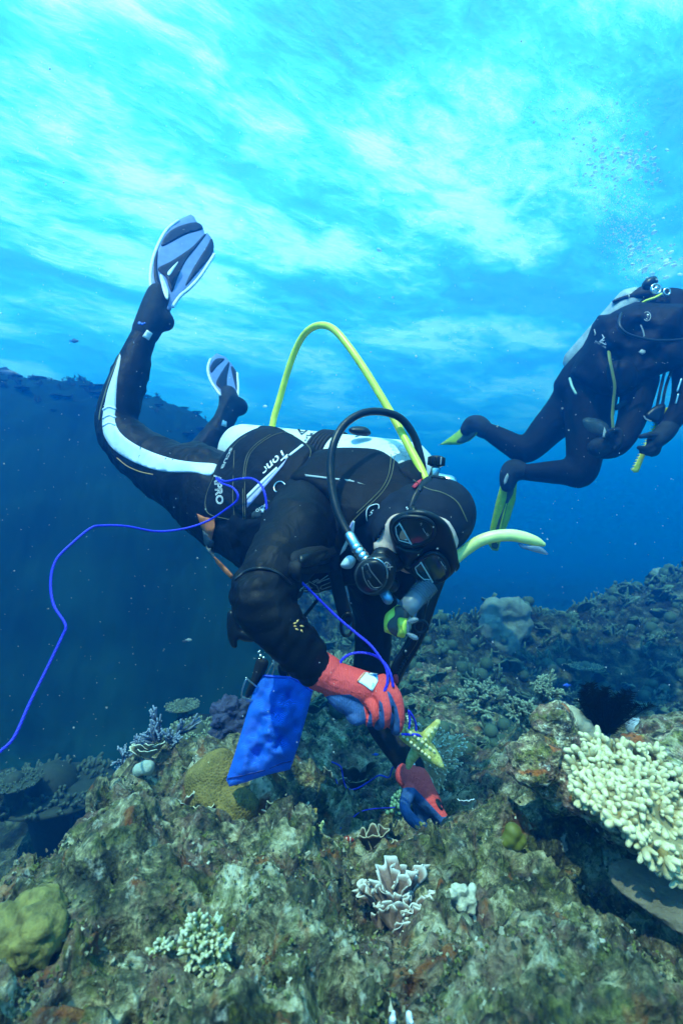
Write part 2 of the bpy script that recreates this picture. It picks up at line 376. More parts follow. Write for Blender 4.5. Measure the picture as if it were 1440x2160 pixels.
def tube_geo(pts, rad, seg=10, cap=True, closed=False, squash=None):
    """verts, faces of a tube; rad is a number or a list; rounded ends"""
    pts = [Vector(p[:3]) for p in pts]; n = len(pts)
    rad = [rad] * n if isinstance(rad, (int, float)) else list(rad)
    if cap and not closed:          # hemispherical ends
        def ext(p, q, r):
            t = (p - q).normalized(); return [(p + t * r * math.sin(a), r * math.cos(a)) for a in (R(35), R(65), R(85))]
        e = ext(pts[-1], pts[-2], rad[-1]); s = ext(pts[0], pts[1], rad[0])[::-1]
        pts = [a for a, _ in s] + pts + [a for a, _ in e]; rad = [b for _, b in s] + rad + [b for _, b in e]; n = len(pts)
    V, Fc = [], []; up = None
    for i in range(n):
        a = pts[(i - 1) % n] if (closed or i) else pts[0]; b = pts[(i + 1) % n] if (closed or i < n - 1) else pts[-1]
        t = (b - a)
        t = t.normalized() if t.length > 1e-9 else Vector((0, 0, 1))
        if up is None:
            up = t.orthogonal().normalized() if squash is None else Vector(squash[0])
        up = (up - t * up.dot(t))
        up = up.normalized() if up.length > 1e-6 else t.orthogonal().normalized()
        s = t.cross(up)
        k = 1.0 if squash is None else squash[1]
        for j in range(seg):
            c = 2 * math.pi * j / seg
            V.append(pts[i] + (up * math.cos(c) * k + s * math.sin(c)) * rad[i])
    rng_ = n if closed else n - 1
    for i in range(rng_):
        for j in range(seg):
            a, b = i * seg + j, i * seg + (j + 1) % seg; c, d = ((i + 1) % n) * seg + j, ((i + 1) % n) * seg + (j + 1) % seg
            Fc.append((a, b, d, c))
    if not closed:
        Fc.append(tuple(range(seg))[::-1]); Fc.append(tuple((n - 1) * seg + j for j in range(seg)))
    return V, Fc
class Geo:
    def __init__(s): s.V = []; s.F = []; s.A = []; s.M = []
    def add(s, vf, attr=0.0, mat=0):
        V, Fc = vf; b = len(s.V); s.V += list(V); s.F += [tuple(i + b for i in f) for f in Fc]; s.M += [mat] * len(Fc)
        s.A += list(attr) if hasattr(attr, '__len__') else [attr] * len(V)
        return s
    def ball(s, c, r, seg=12, attr=0.0, mat=0, rot=None):
        r = r if hasattr(r, '__len__') else (r, r, r); V, Fc = [], []; h = max(4, seg // 2)
        for i in range(h + 1):
            for j in range(seg):
                a, b = math.pi * i / h, 2 * math.pi * j / seg
                p = Vector((r[0] * math.sin(a) * math.cos(b), r[1] * math.sin(a) * math.sin(b), r[2] * math.cos(a)))
                V.append(Vector(c) + (rot @ p if rot is not None else p))
        for i in range(h):
            for j in range(seg):
                q = (i * seg + j, (i + 1) * seg + j, (i + 1) * seg + (j + 1) % seg, i * seg + (j + 1) % seg)
                Fc.append(q)
        return s.add((V, Fc), attr, mat)
    def box(s, c, hx, hy, hz, mat=0, attr=0.0, rot=None, bev=.18):
        bm = bmesh.new(); bmesh.ops.create_cube(bm, size=2)
        for v in bm.verts: v.co = Vector((v.co.x * hx, v.co.y * hy, v.co.z * hz))
        bmesh.ops.bevel(bm, geom=bm.edges[:], offset=min(hx, hy, hz) * bev * 2, segments=2, affect='EDGES', profile=.5)
        V = [Vector(c) + (rot @ v.co if rot is not None else v.co) for v in bm.verts]; bm.verts.index_update()
        Fc = [tuple(v.index for v in f.verts) for f in bm.faces]; bm.free()
        return s.add((V, Fc), attr, mat)
    def mesh(s, attr=False):
        me = mesh_from(s.V, s.F)
        if len(set(s.M)) > 1: me.polygons.foreach_set('material_index', s.M)
        if attr:
            a = me.attributes.new('tip', 'FLOAT', 'POINT'); a.data.foreach_set('value', [float(x) for x in s.A])
        return me
    def obj(s, name, mats, parent=None, attr=False, smooth=True):
        return link(name, s.mesh(attr), mats, parent, smooth)

def tube(name, pts, r, mat, parent=None, seg=10, step=.012, squash=None, cap=True):
    """a hose, strap or rope through pixel+depth points"""
    s = spline([tuple(P(*p[:3])) for p in pts], step=step)
    g = Geo(); g.add(tube_geo(s, r, seg, cap, squash=squash)); return g.obj(name, mat, parent)

def remeshed(geo, voxel, smooth=4, fac=.5):
    """one continuous skin round overlapping solids"""
    me = geo.mesh() if isinstance(geo, Geo) else geo
    bm = bmesh.new(); bm.from_mesh(me); bmesh.ops.remove_doubles(bm, verts=bm.verts[:], dist=1e-6); bmesh.ops.recalc_face_normals(bm, faces=bm.faces[:]); bm.to_mesh(me); bm.free()
    o = bpy.data.objects.new('temporary', me); COL.objects.link(o)
    a = o.modifiers.new('r', 'REMESH'); a.mode = 'VOXEL'; a.voxel_size = voxel; a.adaptivity = 0
    if smooth:
        b = o.modifiers.new('s', 'SMOOTH'); b.iterations = smooth; b.factor = fac
    dg = bpy.context.evaluated_depsgraph_get()
    r = bpy.data.meshes.new_from_object(o.evaluated_get(dg)); bpy.data.objects.remove(o)
    r.materials.clear()
    return r

def chain(g, pts, n=8):
    """limb through (px, py, d, r)"""
    s = spline([tuple(P(*p[:3])) + (p[3],) for p in pts], n=n)
    g.add(tube_geo([q[:3] for q in s], [max(q[3], .004) for q in s], 16))
    return g
def lchain(g, pts, n=6, seg=12):
    s = spline([tuple(p) for p in pts], n=n)
    g.add(tube_geo([q[:3] for q in s], [max(q[3], .0015) for q in s], seg)); return g

def sdist(poly):
    """signed distance (positive inside) to a polygon, vectorised"""
    A = np.array([p[:2] for p in poly], float); B = np.roll(A, -1, 0)
    def f(x, y):
        q = np.stack([np.atleast_1d(x), np.atleast_1d(y)], -1).astype(float)
        d = np.full(len(q), 1e9); ins = np.zeros(len(q), bool)
        for a, b in zip(A, B):
            e = b - a; t = np.clip(((q - a) @ e) / max(e @ e, 1e-9), 0, 1); d = np.minimum(d, np.hypot(*(q - a - t[:, None] * e).T))
            c = ((a[1] > q[:, 1]) != (b[1] > q[:, 1])); dy = b[1] - a[1] if b[1] != a[1] else 1e-9
            ins ^= c & (q[:, 0] < (q[:, 1] - a[1]) * (b[0] - a[0]) / dy + a[0])
        return np.where(ins, d, -d)
    return f
def resample(poly, step, smooth=True):
    if smooth: poly = spline(poly, n=6, closed=True)
    o = []; m = len(poly)
    for i in range(m):
        a, b = np.array(poly[i][:2], float), np.array(poly[(i + 1) % m][:2], float); L = np.hypot(*(b - a)); k = max(1, int(round(L / step)))
        for j in range(k): 
            q = a + (b - a) * j / k
            if not o or np.hypot(*(q - o[-1])) > step * .45: o.append(q)
    if np.hypot(*(o[0] - o[-1])) < step * .4: o.pop()
    return o
def pillow(name, poly, mats, parent=None, thick=.02, puff=.015, edge=.03, res=9, dfun=None, extra=(), smooth=True, wobble=0.0, holes=None):
    """padded panel: closed outline (px, py[, d]) with a thickness and a rounded swelling towards its middle"""
    df = dfun or rbf([p for p in poly if len(p) > 2] + list(extra))
    bd = resample([p[:2] for p in poly], res, smooth); sd_ = sdist(bd)
    xs = np.array([p[0] for p in bd]); ys = np.array([p[1] for p in bd])
    gx, gy = np.meshgrid(np.arange(xs.min() + res / 2, xs.max(), res), np.arange(ys.min() + res / 2, ys.max(), res * .87)); gx[1::2] += res / 2
    gx, gy = gx.ravel(), gy.ravel(); k = sd_(gx, gy) > res * .55
    pts = [Vector(p) for p in bd] + [Vector((a, b)) for a, b in zip(gx[k], gy[k])]
    nb = len(bd); r = mgeo.delaunay_2d_cdt(pts, [(i, (i + 1) % nb) for i in range(nb)], [list(range(nb))], 1, 1e-4)
    V2, T = r[0], r[2]; x = np.array([v[0] for v in V2]); y = np.array([v[1] for v in V2])
    D = np.array([df(a, b) for a, b in zip(x, y)]); dist = np.clip(sd_(x, y), 0, None) * D / F
    t = np.clip(dist / edge, 0, 1); prof = np.sqrt(1 - (1 - t) ** 2)
    wob = wobble * fbm(x / 30., y / 30., 2.7, 3) * t if wobble else 0
    fr = D - puff * prof - wob; bk = D + thick * .5 + (thick * .5) * prof
    n = len(V2)
    V = [P(a, b, c) for a, b, c in zip(x, y, fr)] + [P(a, b, c) for a, b, c in zip(x, y, bk)]
    Fc = []; cnt = {}
    for f in T:
        # orient front faces towards the camera
        a, b, c = f[:3]
        cr = (x[b] - x[a]) * (y[c] - y[a]) - (y[b] - y[a]) * (x[c] - x[a])
        f = tuple(f) if cr < 0 else tuple(f)[::-1]
        Fc.append(f); Fc.append(tuple(i + n for i in f[::-1]))
        for i in range(len(f)): cnt[(f[i], f[(i + 1) % len(f)])] = 1
    for (a, b) in list(cnt):
        if (b, a) not in cnt: Fc.append((b, a, a + n, b + n))
    o = link(name, mesh_from(V, Fc), mats, parent)
    def top(a, b):
        D1 = df(a, b); q = np.clip(sd_(a, b)[0] * D1 / F / edge, 0, 1); return D1 - puff * math.sqrt(1 - (1 - q) ** 2)
    o_top = top
    return o, o_top
def decal(name, poly, top, mat, parent, off=.0012, thick=.0010, res=6, smooth=False):
    """a thin printed or sewn-on patch that follows the surface below it"""
    return pillow(name, poly, mat, parent, thick=thick, puff=0, res=res, dfun=lambda a, b: top(a, b) - off, smooth=smooth)[0]
_fonts = {}
def lettering(name, s, org, xv, yv, top, mat, parent, off=.0014, outline=None, bold=0.0, shear=0.0):
    """writing laid on a surface: org, x and y vectors in photograph pixels per em"""
    c = bpy.data.curves.new('txt', 'FONT'); c.body = s; c.size = 1.0; c.offset = bold; c.resolution_u = 4; c.shear = shear
    if outline: c.fill_mode = 'NONE'; c.bevel_depth = outline; c.bevel_resolution = 0; c.dimensions = '3D'
    o = bpy.data.objects.new('txt', c); COL.objects.link(o); dg = bpy.context.evaluated_depsgraph_get(); dg.update()
    me = bpy.data.meshes.new_from_object(o.evaluated_get(dg)); bpy.data.objects.remove(o); me.materials.clear()
    bm = bmesh.new(); bm.from_mesh(me)
    bmesh.ops.triangulate(bm, faces=bm.faces[:])
    L = [e for e in bm.edges if e.calc_length() > .35]
    if L and not outline: bmesh.ops.subdivide_edges(bm, edges=L, cuts=1); bmesh.ops.triangulate(bm, faces=bm.faces[:])
    for v in bm.verts:
        a = org[0] + xv[0] * v.co.x + yv[0] * v.co.y; b = org[1] + xv[1] * v.co.x + yv[1] * v.co.y
        v.co = P(a, b, top(a, b) - off - v.co.z * .002)
    bm.to_mesh(me); bm.free()
    return link(name, me, mat, parent, smooth=False)
def line_on(name, pts, top, r, mat, parent, off=.001, closed=False, smooth=True, seg=6):
    """piping, stitching or a wire that follows the surface below"""
    q = spline(pts, n=6, closed=closed) if smooth else [np.array(p, float) for p in pts]
    if not smooth:
        q2 = []
        for a, b in zip(q[:-1], q[1:]): q2 += [a + (b - a) * t for t in np.linspace(0, 1, 6)[:-1]]
        q = q2 + [q[-1]]
    g = Geo(); g.add(tube_geo([P(a, b, top(a, b) - off) for a, b in q], r, seg, cap=not closed, closed=closed)); return g.obj(name, mat, parent)
def px_of(v): return (720 + v.x / v.y * F, 1080 - v.z / v.y * F)
def set_attr(me, fn, name='tip'):
    co = np.zeros(len(me.vertices) * 3); me.vertices.foreach_get('co', co); co = co.reshape(-1, 3)
    a = me.attributes.new(name, 'FLOAT', 'POINT'); a.data.foreach_set('value', np.asarray(fn(co), float))
def proj(co): return 720 + co[:, 0] / co[:, 1] * F, 1080 - co[:, 2] / co[:, 1] * F

# ------------------------------------------------------------------ materials
def plain(name, c, rough=.5, spec=.5, bump=None, metal=0.0, var=.12, vs=30, **k):
    m = N(name); v = m.coord()
    n = m.noise(v, vs, 4, .6)
    col = m.mix(m.ramp(n, [(.35, 0.), (.65, 1.)]), tuple(x * (1 - var) for x in c), tuple(min(1, x * (1 + var)) for x in c))
    nb = None
    if bump: nb = m.bump(m.noise(v, bump[0], 4, .6), bump[1], bump[2])
    m.bsdf(col, rough, nb, spec, Metallic=metal, **k); return m.m
def neoprene(name, c=(.0032, .0036, .0046), r=.7):
    m = N(name); v = m.coord()
    n = m.noise(v, 420, 2, .6); n2 = m.noise(v, 16, 4, .55, .4); sp = m.voro(v, 95)
    fold = m.noise(v, 13, 3, .5, .8)
    col = m.mix(m.ramp(n2, [(.35, 0.), (.7, 1.)]), c, tuple(x * 1.9 for x in c))
    col = m.mix(m.ramp(sp, [(.035, .5), (.075, 0.)]), col, (.16, .17, .15))      # specks of silt on the cloth
    nb = m.bump(m.math('ADD', m.math('MULTIPLY', fold, 1.0), m.math('MULTIPLY', n, .03)), .55, .012)
    m.bsdf(col, r, nb, .10); return m.m
M_SUIT = neoprene('black_neoprene')
M_BOOT = neoprene('boot_neoprene', (.013, .016, .018))
M_VEST = neoprene('black_nylon', (.0032, .0036, .0052), .6)
M_RUBBER = plain('black_rubber', (.0042, .0048, .0056), .36, .35, (60, .25, .004))
M_WEB = plain('black_webbing', (.0045, .005, .0056), .7, .3, (240, .4, .002))
M_SILVER = plain('brushed_metal', (.62, .66, .66), .28, .5, metal=1.0)
M_WHITE = plain('white_print', (.78, .80, .82), .5, var=.05)
M_LILAC = plain('lilac_print', (.42, .40, .72), .5, var=.06)
M_GREY = plain('grey_print', (.33, .37, .38), .5)
M_YELLOW = plain('yellow_hose', (.78, .80, .06), .33, .5, (300, .08, .001))
M_LIME = plain('lime_plastic', (.72, .86, .10), .35)
M_RED = plain('red_plastic', (.60, .02, .03), .4)
M_ORANGE = plain('orange_fabric', (.50, .13, .03), .6)
M_STITCH = plain('olive_stitching', (.17, .16, .08), .8)
def two_tone(name, a, b, rough=.6, lo=.4, hi=.6, bump=None, spec=.35):
    m = N(name); at = m.n('ShaderNodeAttribute'); at.attribute_name = 'tip'; v = m.coord()
    n = m.noise(v, 60, 3, .6)
    f = m.ramp(m.math('ADD', at.outputs['Fac'], m.math('MULTIPLY_ADD', n, .16) if False else 0.0), [(lo, 0.), (hi, 1.)])
    va = m.mix(m.ramp(n, [(.3, 0.), (.7, 1.)]), tuple(x * .86 for x in a), tuple(min(1, x * 1.12) for x in a))
    vb = m.mix(m.ramp(n, [(.3, 0.), (.7, 1.)]), tuple(x * .82 for x in b), tuple(min(1, x * 1.15) for x in b))
    nb = m.bump(m.noise(v, bump[0], 3, .6), bump[1], bump[2]) if bump else None
    m.bsdf(m.mix(f, va, vb), rough, nb, spec); return m.m

# ================================================================== THE DIVER
from mathutils.bvhtree import BVHTree
def ray_top(me_list, fallback):
    """depth at which the view line through a picture point meets these surfaces"""
    V, Fc = [], []
    for me in me_list:
        b = len(V); V += [v.co.copy() for v in me.vertices]; Fc += [[i + b for i in p.vertices] for p in me.polygons]
    t = BVHTree.FromPolygons(V, Fc)
    def f(x, y):
        d = Vector(((x - 720) / F, 1, -(y - 1080) / F)).normalized(); h = t.ray_cast(Vector((0, 0, 0)), d)
        if h[0] is not None: return h[0].y
        q = t.find_nearest(P(x, y, fallback)); return q[0].y if q[0] is not None else fallback
    return f

hf = Vector((-.25, -.75, -.60)).normalized(); hu = Vector((.85, -.43, .19)); hu = (hu - hf * hu.dot(hf)).normalized(); hr = hf.cross(hu)
HC = P(905, 1098, 1.03); HM = Matrix((hr, hf, hu)).transposed()
def H(x, y, z): return HC + hr * x + hf * y + hu * z

person = empty('person', P(560, 1080, 1.4), 'diver in black wetsuit leaning over the reef, wearing red gloves and black mask', 'person')

# ---- body: one continuous skin, suit and face
g = Geo()
chain(g, [(415, 1015, 1.50, .125), (455, 1045, 1.48, .14), (520, 1085, 1.42, .145), (600, 1115, 1.32, .155), (680, 1125, 1.25, .155), (745, 1120, 1.20, .125), (800, 1105, 1.13, .085), (850, 1098, 1.08, .062), (890, 1098, 1.04, .06)])
chain(g, [(425, 1020, 1.46, .105), (390, 1013, 1.49, .106), (330, 980, 1.54, .094), (275, 938, 1.58, .080), (246, 897, 1.60, .066), (254, 850, 1.62, .067), (272, 795, 1.64, .062), (292, 735, 1.66, .048), (312, 690, 1.68, .042), (325, 655, 1.70, .042), (333, 630, 1.71, .034)])
chain(g, [(325, 660, 1.70, .038), (346, 678, 1.70, .032)])
chain(g, [(430, 1010, 1.66, .11), (395, 1015, 1.85, .095), (378, 998, 2.02, .07), (420, 960, 2.12, .066), (455, 915, 2.2, .055), (476, 880, 2.25, .046), (485, 852, 2.3, .045), (482, 832, 2.33, .038)])
chain(g, [(482, 855, 2.30, .042), (503, 860, 2.30, .040)])
chain(g, [(655, 1085, 1.20, .105), (625, 1135, 1.08, .088), (585, 1203, .99, .069), (548, 1266, .93, .057), (577, 1310, .915, .052), (626, 1366, .92, .044), (668, 1412, .935, .034), (690, 1428, .932, .03)])
chain(g, [(770, 1130, 1.28, .11), (785, 1230, 1.33, .075), (787, 1340, 1.36, .056), (783, 1440, 1.37, .056), (808, 1520, 1.32, .052), (842, 1580, 1.25, .042), (866, 1622, 1.20, .034), (880, 1650, 1.17, .03)])
chain(g, [(800, 1150, 1.25, .10), (838, 1195, 1.22, .065), (856, 1236, 1.20, .040), (862, 1250, 1.2, .03)])
hd = Geo()
for c, r in (((0, -.012, .012), (.072, .092, .086)), ((0, .025, -.06), (.057, .062, .055)), ((0, .062, -.098), (.027, .027, .022)), ((.034, .055, -.045), (.034, .034, .036)), ((-.034, .055, -.045), (.034, .034, .036)),
             ((-.052, .055, -.058), (.034, .032, .036)), ((0, .066, .03), (.055, .025, .035)), ((0, .096, -.02), (.014, .022, .026)), ((0, .086, -.070), (.027, .013, .010)), ((0, .083, -.085), (.022, .013, .009))):
    V, Fc = Geo().ball((0, 0, 0), r, 20).V, Geo().ball((0, 0, 0), r, 20).F
    hd.add(([H(*(v + Vector(c))) for v in V], Fc))
g.add((hd.V, hd.F))
me_body = remeshed(g, .009, 5)
M_BODY = N('wetsuit_and_skin'); _v = M_BODY.coord()
_at = M_BODY.n('ShaderNodeAttribute'); _at.attribute_name = 'tip'
_sk = M_BODY.mix(M_BODY.ramp(M_BODY.noise(_v, 38, 4, .6), [(.3, 0.), (.7, 1.)]), (.66, .40, .31), (.82, .60, .50))
_fold = M_BODY.noise(_v, 12, 3, .5, .9)
_ne = M_BODY.mix(M_BODY.ramp(M_BODY.noise(_v, 14, 4, .55), [(.35, 0.), (.7, 1.)]), (.003, .0034, .0045), (.0055, .0062, .0078))
_ne = M_BODY.mix(M_BODY.ramp(M_BODY.voro(_v, 90), [(.035, .55), (.075, 0.)]), _ne, (.16, .17, .15))
M_BODY.bsdf(M_BODY.mix(_at.outputs['Fac'], _ne, _sk), .55, M_BODY.bump(M_BODY.math('ADD', _fold, M_BODY.math('MULTIPLY', M_BODY.noise(_v, 300, 2), .04)), .55, .016), .12); M_BODY = M_BODY.m
def _skin(co):
    q = (co - np.array(HC)) @ np.array([hr, hf, hu]).T
    return ((np.linalg.norm(q * np.array([1, 1, .85]), axis=1) < .135) & (q[:, 1] > -.03) & (q[:, 2] > -.13)).astype(float)
def cloth_folds(me, amp, mask=None):
    n = len(me.vertices); co = np.zeros(n * 3); no = np.zeros(n * 3); me.vertices.foreach_get('co', co); me.vertices.foreach_get('normal', no); co = co.reshape(-1, 3); no = no.reshape(-1, 3)
    d = (1 - np.abs(fbm(co[:, 0] * 9, co[:, 1] * 9, co[:, 2] * 9, 3))) ** 3 * amp - amp * .3
    for c, ax_, r in ((P(545, 1268, .93), Vector((.3, 0, -1)), .11), (P(246, 897, 1.6), Vector((1, 0, .3)), .12), (P(420, 1020, 1.47), Vector((1, 0, -.2)), .13), (P(640, 1380, .92), Vector((.7, 0, -.7)), .08)):
        q = co - np.array(c); w = np.exp(-(q ** 2).sum(1) / r ** 2); t = q @ np.array(ax_.normalized()); d = d + w * amp * .85 * np.abs(np.sin(t * 95 + 2.2 * fbm(co[:, 0] * 8, co[:, 1] * 8, co[:, 2] * 8, 2)))
    if mask is not None: d = d * (1 - mask)
    me.vertices.foreach_set('co', (co + no * d[:, None]).ravel()); me.update()
def _co(me):
    co = np.zeros(len(me.vertices) * 3); me.vertices.foreach_get('co', co); return co.reshape(-1, 3)
cloth_folds(me_body, .0062, _skin(_co(me_body)))
set_attr(me_body, _skin)
body = link('body', me_body, M_BODY, person)
top_body = ray_top([me_body], 1.2)

# seams of the suit sleeve
line_on('sleeve_seam', [(497, 1222), (520, 1205), (552, 1199), (585, 1208), (612, 1232)], top_body, .0035, M_RUBBER, person)
# ---- hood with an opening for the face
g = Geo(); V, Fc = Geo().ball((0, 0, 0), (.079, .099, .090), 28).V, Geo().ball((0, 0, 0), (.079, .099, .090), 28).F
g.add(([H(*(v + Vector((0, -.012, .010)))) for v in V], Fc))
V, Fc = Geo().ball((0, 0, 0), (.068, .072, .066), 24).V, Geo().ball((0, 0, 0), (.068, .072, .066), 24).F
g.add(([H(*(v + Vector((0, .022, -.062)))) for v in V], Fc))
s = [H(0, -.02, -.03), H(0, -.03, -.10), H(.0, -.05, -.17), H(.0, -.06, -.23)]
g.add(tube_geo(s, [.078, .074, .085, .11], 20))
me = remeshed(g, .0065, 5)
bm = bmesh.new(); bm.from_mesh(me); kill = []
for f in bm.faces:
    q = f.calc_center_median() - HC; a, b, c = q.dot(hr), q.dot(hf), q.dot(hu)
    if b > .01 and (a / ((.032 if a > 0 else .046) if c > -.045 else (.062 if a > 0 else .080))) ** 2 + ((c + .022) / (.0805 if c > -.022 else .088)) ** 2 < 1: kill.append(f)
bmesh.ops.delete(bm, geom=kill, context='FACES'); bm.to_mesh(me); bm.free()
hood = link('hood', me, neoprene('hood_neoprene', (.008, .012, .020)), person)
md = hood.modifiers.new('thick', 'SOLIDIFY'); md.thickness = .004; md.offset = -1
top_hood = ray_top([me], 1.0)
line_on('seam', [(872, 1012), (900, 1030), (935, 1040), (965, 1060), (985, 1100)], top_hood, .0011, M_STITCH, hood)
line_on('collar_roll', [(885, 1035), (892, 1018), (910, 1008), (935, 1010)], top_hood, .006, M_RUBBER, hood)

# ---- white leg panels, piping and tags
M_PANEL = plain('white_stretch_panel', (.60, .68, .78), .55, .3, (300, .15, .002), var=.08)
stripe = [(253, 746), (238, 790), (226, 827), (217, 873), (216, 897), (221, 922), (241, 949), (281, 974), (327, 991), (364, 996), (412, 997), (443, 1003), (457, 980), (412, 975), (370, 969), (327, 956), (287, 938), (256, 915), (243, 890), (244, 860), (247, 802), (253, 766)]
decal('leg_panel', stripe, top_body, M_PANEL, person, .002, .003, 5, True)
for k, y in enumerate((862, 880, 896)): line_on('fold', [(218, y + 2), (230, y - 4), (243, y)], top_body, .004, M_PANEL, person, .001)
line_on('piping', [(253, 746), (231, 800), (213, 860), (209, 885)], top_body, .0022, M_STITCH, person)
line_on('orange_seam', [(247, 966), (268, 983), (295, 995), (322, 1001)], top_body, .0018, plain('dull_gold', (.35, .20, .06), .6), person)
# ---- boots and fins
def boot(pts, heel, name='boot'):
    g = Geo(); chain(g, pts); chain(g, heel); me = remeshed(g, .008, 4); return link(name, me, M_BOOT, person), ray_top([me], pts[0][2])
b1, tb1 = boot([(306, 703, 1.672, .047), (318, 676, 1.685, .050), (328, 648, 1.70, .049), (334, 622, 1.715, .042)], [(325, 655, 1.70, .045), (347, 677, 1.70, .036)])
b2, tb2 = boot([(466, 898, 2.22, .050), (477, 878, 2.25, .052), (484, 855, 2.29, .052), (481, 832, 2.33, .046)], [(482, 850, 2.29, .048), (503, 858, 2.29, .046)])
decal('velcro_tag', [(310, 695), (322, 703), (314, 718), (300, 709)], tb1 if False else ray_top([me_body, b1.data], 1.66), M_WHITE, b1)
decal('velcro_tag', [(470, 885), (478, 889), (478, 901), (466, 897)], ray_top([me_body, b2.data], 2.2), M_WHITE, b2)
for a, b, r in ((294, 681, 4), (300, 683, 3.5), (305, 681, 2.5)):
    decal('blue_emblem', [(a + r * math.cos(t), b + r * .8 * math.sin(t)) for t in np.linspace(0, 5.6, 8)], ray_top([me_body, b1.data], 1.66), plain('blue_print', (.05, .16, .75), .5), b1, res=3)
M_FINW = plain('pale_fin_rubber', (.13, .19, .40), .42, .4, var=.1)
M_FIND = plain('dark_fin_rubber', (.006, .008, .020), .5, .15)
M_RAIL = plain('white_fin_rail', (.74, .80, .84), .4, .4)
def fin(outline, stripes, rails, df, foot):
    f, top = pillow('fin', outline, M_FINW, person, thick=.012, puff=.004, edge=.02, res=6, dfun=df, smooth=False)
    for s in stripes: decal('dark_stripe', s, top, M_FIND, f, .002, .003, 5, True)
    for r in rails: line_on('side_rail', r, top, .0062, M_RAIL, f, 0)
    for p, m_ in foot: decal('foot_buckle', p, top, m_, f, .05, .030, 4, True)
fin([(318, 607), (316, 579), (321, 548), (333, 515), (351, 484), (376, 463), (402, 451), (409, 456), (416, 469), (428, 480), (432, 493), (437, 490), (445, 500), (449, 518), (452, 533), (443, 551), (422, 582), (400, 607), (382, 622), (367, 640), (359, 657), (350, 650), (335, 630)],
    [[(340, 515), (352, 493), (376, 477), (414, 468), (427, 482), (394, 493), (363, 509), (345, 518)], [(333, 566), (363, 549), (404, 521), (429, 495), (434, 495), (412, 524), (391, 551), (376, 582), (364, 614), (358, 608), (350, 585)],
     [(435, 521), (446, 502), (451, 521), (443, 542), (422, 568), (396, 598), (391, 600), (407, 566)], [(326, 548), (333, 519), (332, 566), (339, 601), (336, 614), (325, 585)]],
    [[(318, 607), (317, 579), (322, 548), (334, 515), (352, 484), (376, 465)], [(452, 536), (441, 554), (421, 584), (399, 608), (380, 624), (364, 646)]],
    plane_d((330, 620, 1.70), (405, 455, 2.02), (450, 530, 1.96)),
    [([(337, 582), (343, 582), (355, 614), (353, 632), (345, 618)], M_RAIL), ([(354, 573), (376, 551), (358, 580)], M_RAIL), ([(343, 594), (347, 600), (350, 609), (346, 604)], M_FIND)])
fin([(466, 834), (446, 808), (438, 787), (438, 771), (443, 756), (457, 745), (476, 753), (489, 768), (501, 787), (502, 817), (502, 839), (486, 833)],
    [[(443, 774), (455, 757), (474, 757), (458, 772), (446, 786)], [(456, 806), (470, 780), (484, 763), (479, 796), (477, 825), (462, 817)], [(487, 772), (499, 787), (500, 824), (494, 806)]],
    [[(464, 833), (447, 808), (439, 787), (439, 771), (444, 757)], [(500, 787), (502, 815), (501, 838)]],
    plane_d((478, 832, 2.30), (457, 745, 2.56), (500, 790, 2.50)), [])

# ---- gloves
M_GLOVE = N('dipped_glove'); _v = M_GLOVE.coord(); _a = M_GLOVE.n('ShaderNodeAttribute'); _a.attribute_name = 'tip'
_kn = M_GLOVE.n('ShaderNodeTexWave'); _kn.inputs['Scale'].default_value = 95; _kn.inputs['Distortion'].default_value = 2.5; M_GLOVE.l(_v, _kn.inputs[0])
_r = M_GLOVE.mix(M_GLOVE.noise(_v, 320, 2), (.72, .035, .035), (.90, .11, .10))
_bl = M_GLOVE.mix(M_GLOVE.ramp(M_GLOVE.noise(_v, 45, 4), [(.3, 0.), (.7, 1.)]), (.02, .055, .16), (.04, .12, .34))
_wr = M_GLOVE.noise(_v, 55, 3, .5, 1.5)
_h = M_GLOVE.math('ADD', M_GLOVE.math('MULTIPLY', _kn.outputs['Fac'], .22), _wr)
M_GLOVE.bsdf(M_GLOVE.mix(M_GLOVE.ramp(_a.outputs['Fac'], [(.42, 0.), (.58, 1.)]), _r, _bl), .68, M_GLOVE.bump(_h, .8, .004), .3); M_GLOVE = M_GLOVE.m
def coat(polys, front):
    """palm side of the glove is dipped in blue rubber; on the back the dip ends along these outlines"""
    fs = [sdist(p) for p in polys]
    def f(co):
        x, y = proj(co); m = np.max([k(x, y) for k in fs], axis=0); k = np.clip(.5 + m / 5., 0, 1)
        return np.where(front(co, x, y), k, 1.0)
    return f
def glove(limbs, voxel, polys, front):
    g = Geo()
    for l in limbs: chain(g, l, 6)
    me = remeshed(g, voxel, 2, .45); set_attr(me, coat(polys, front)); return link('glove', me, M_GLOVE, person), me
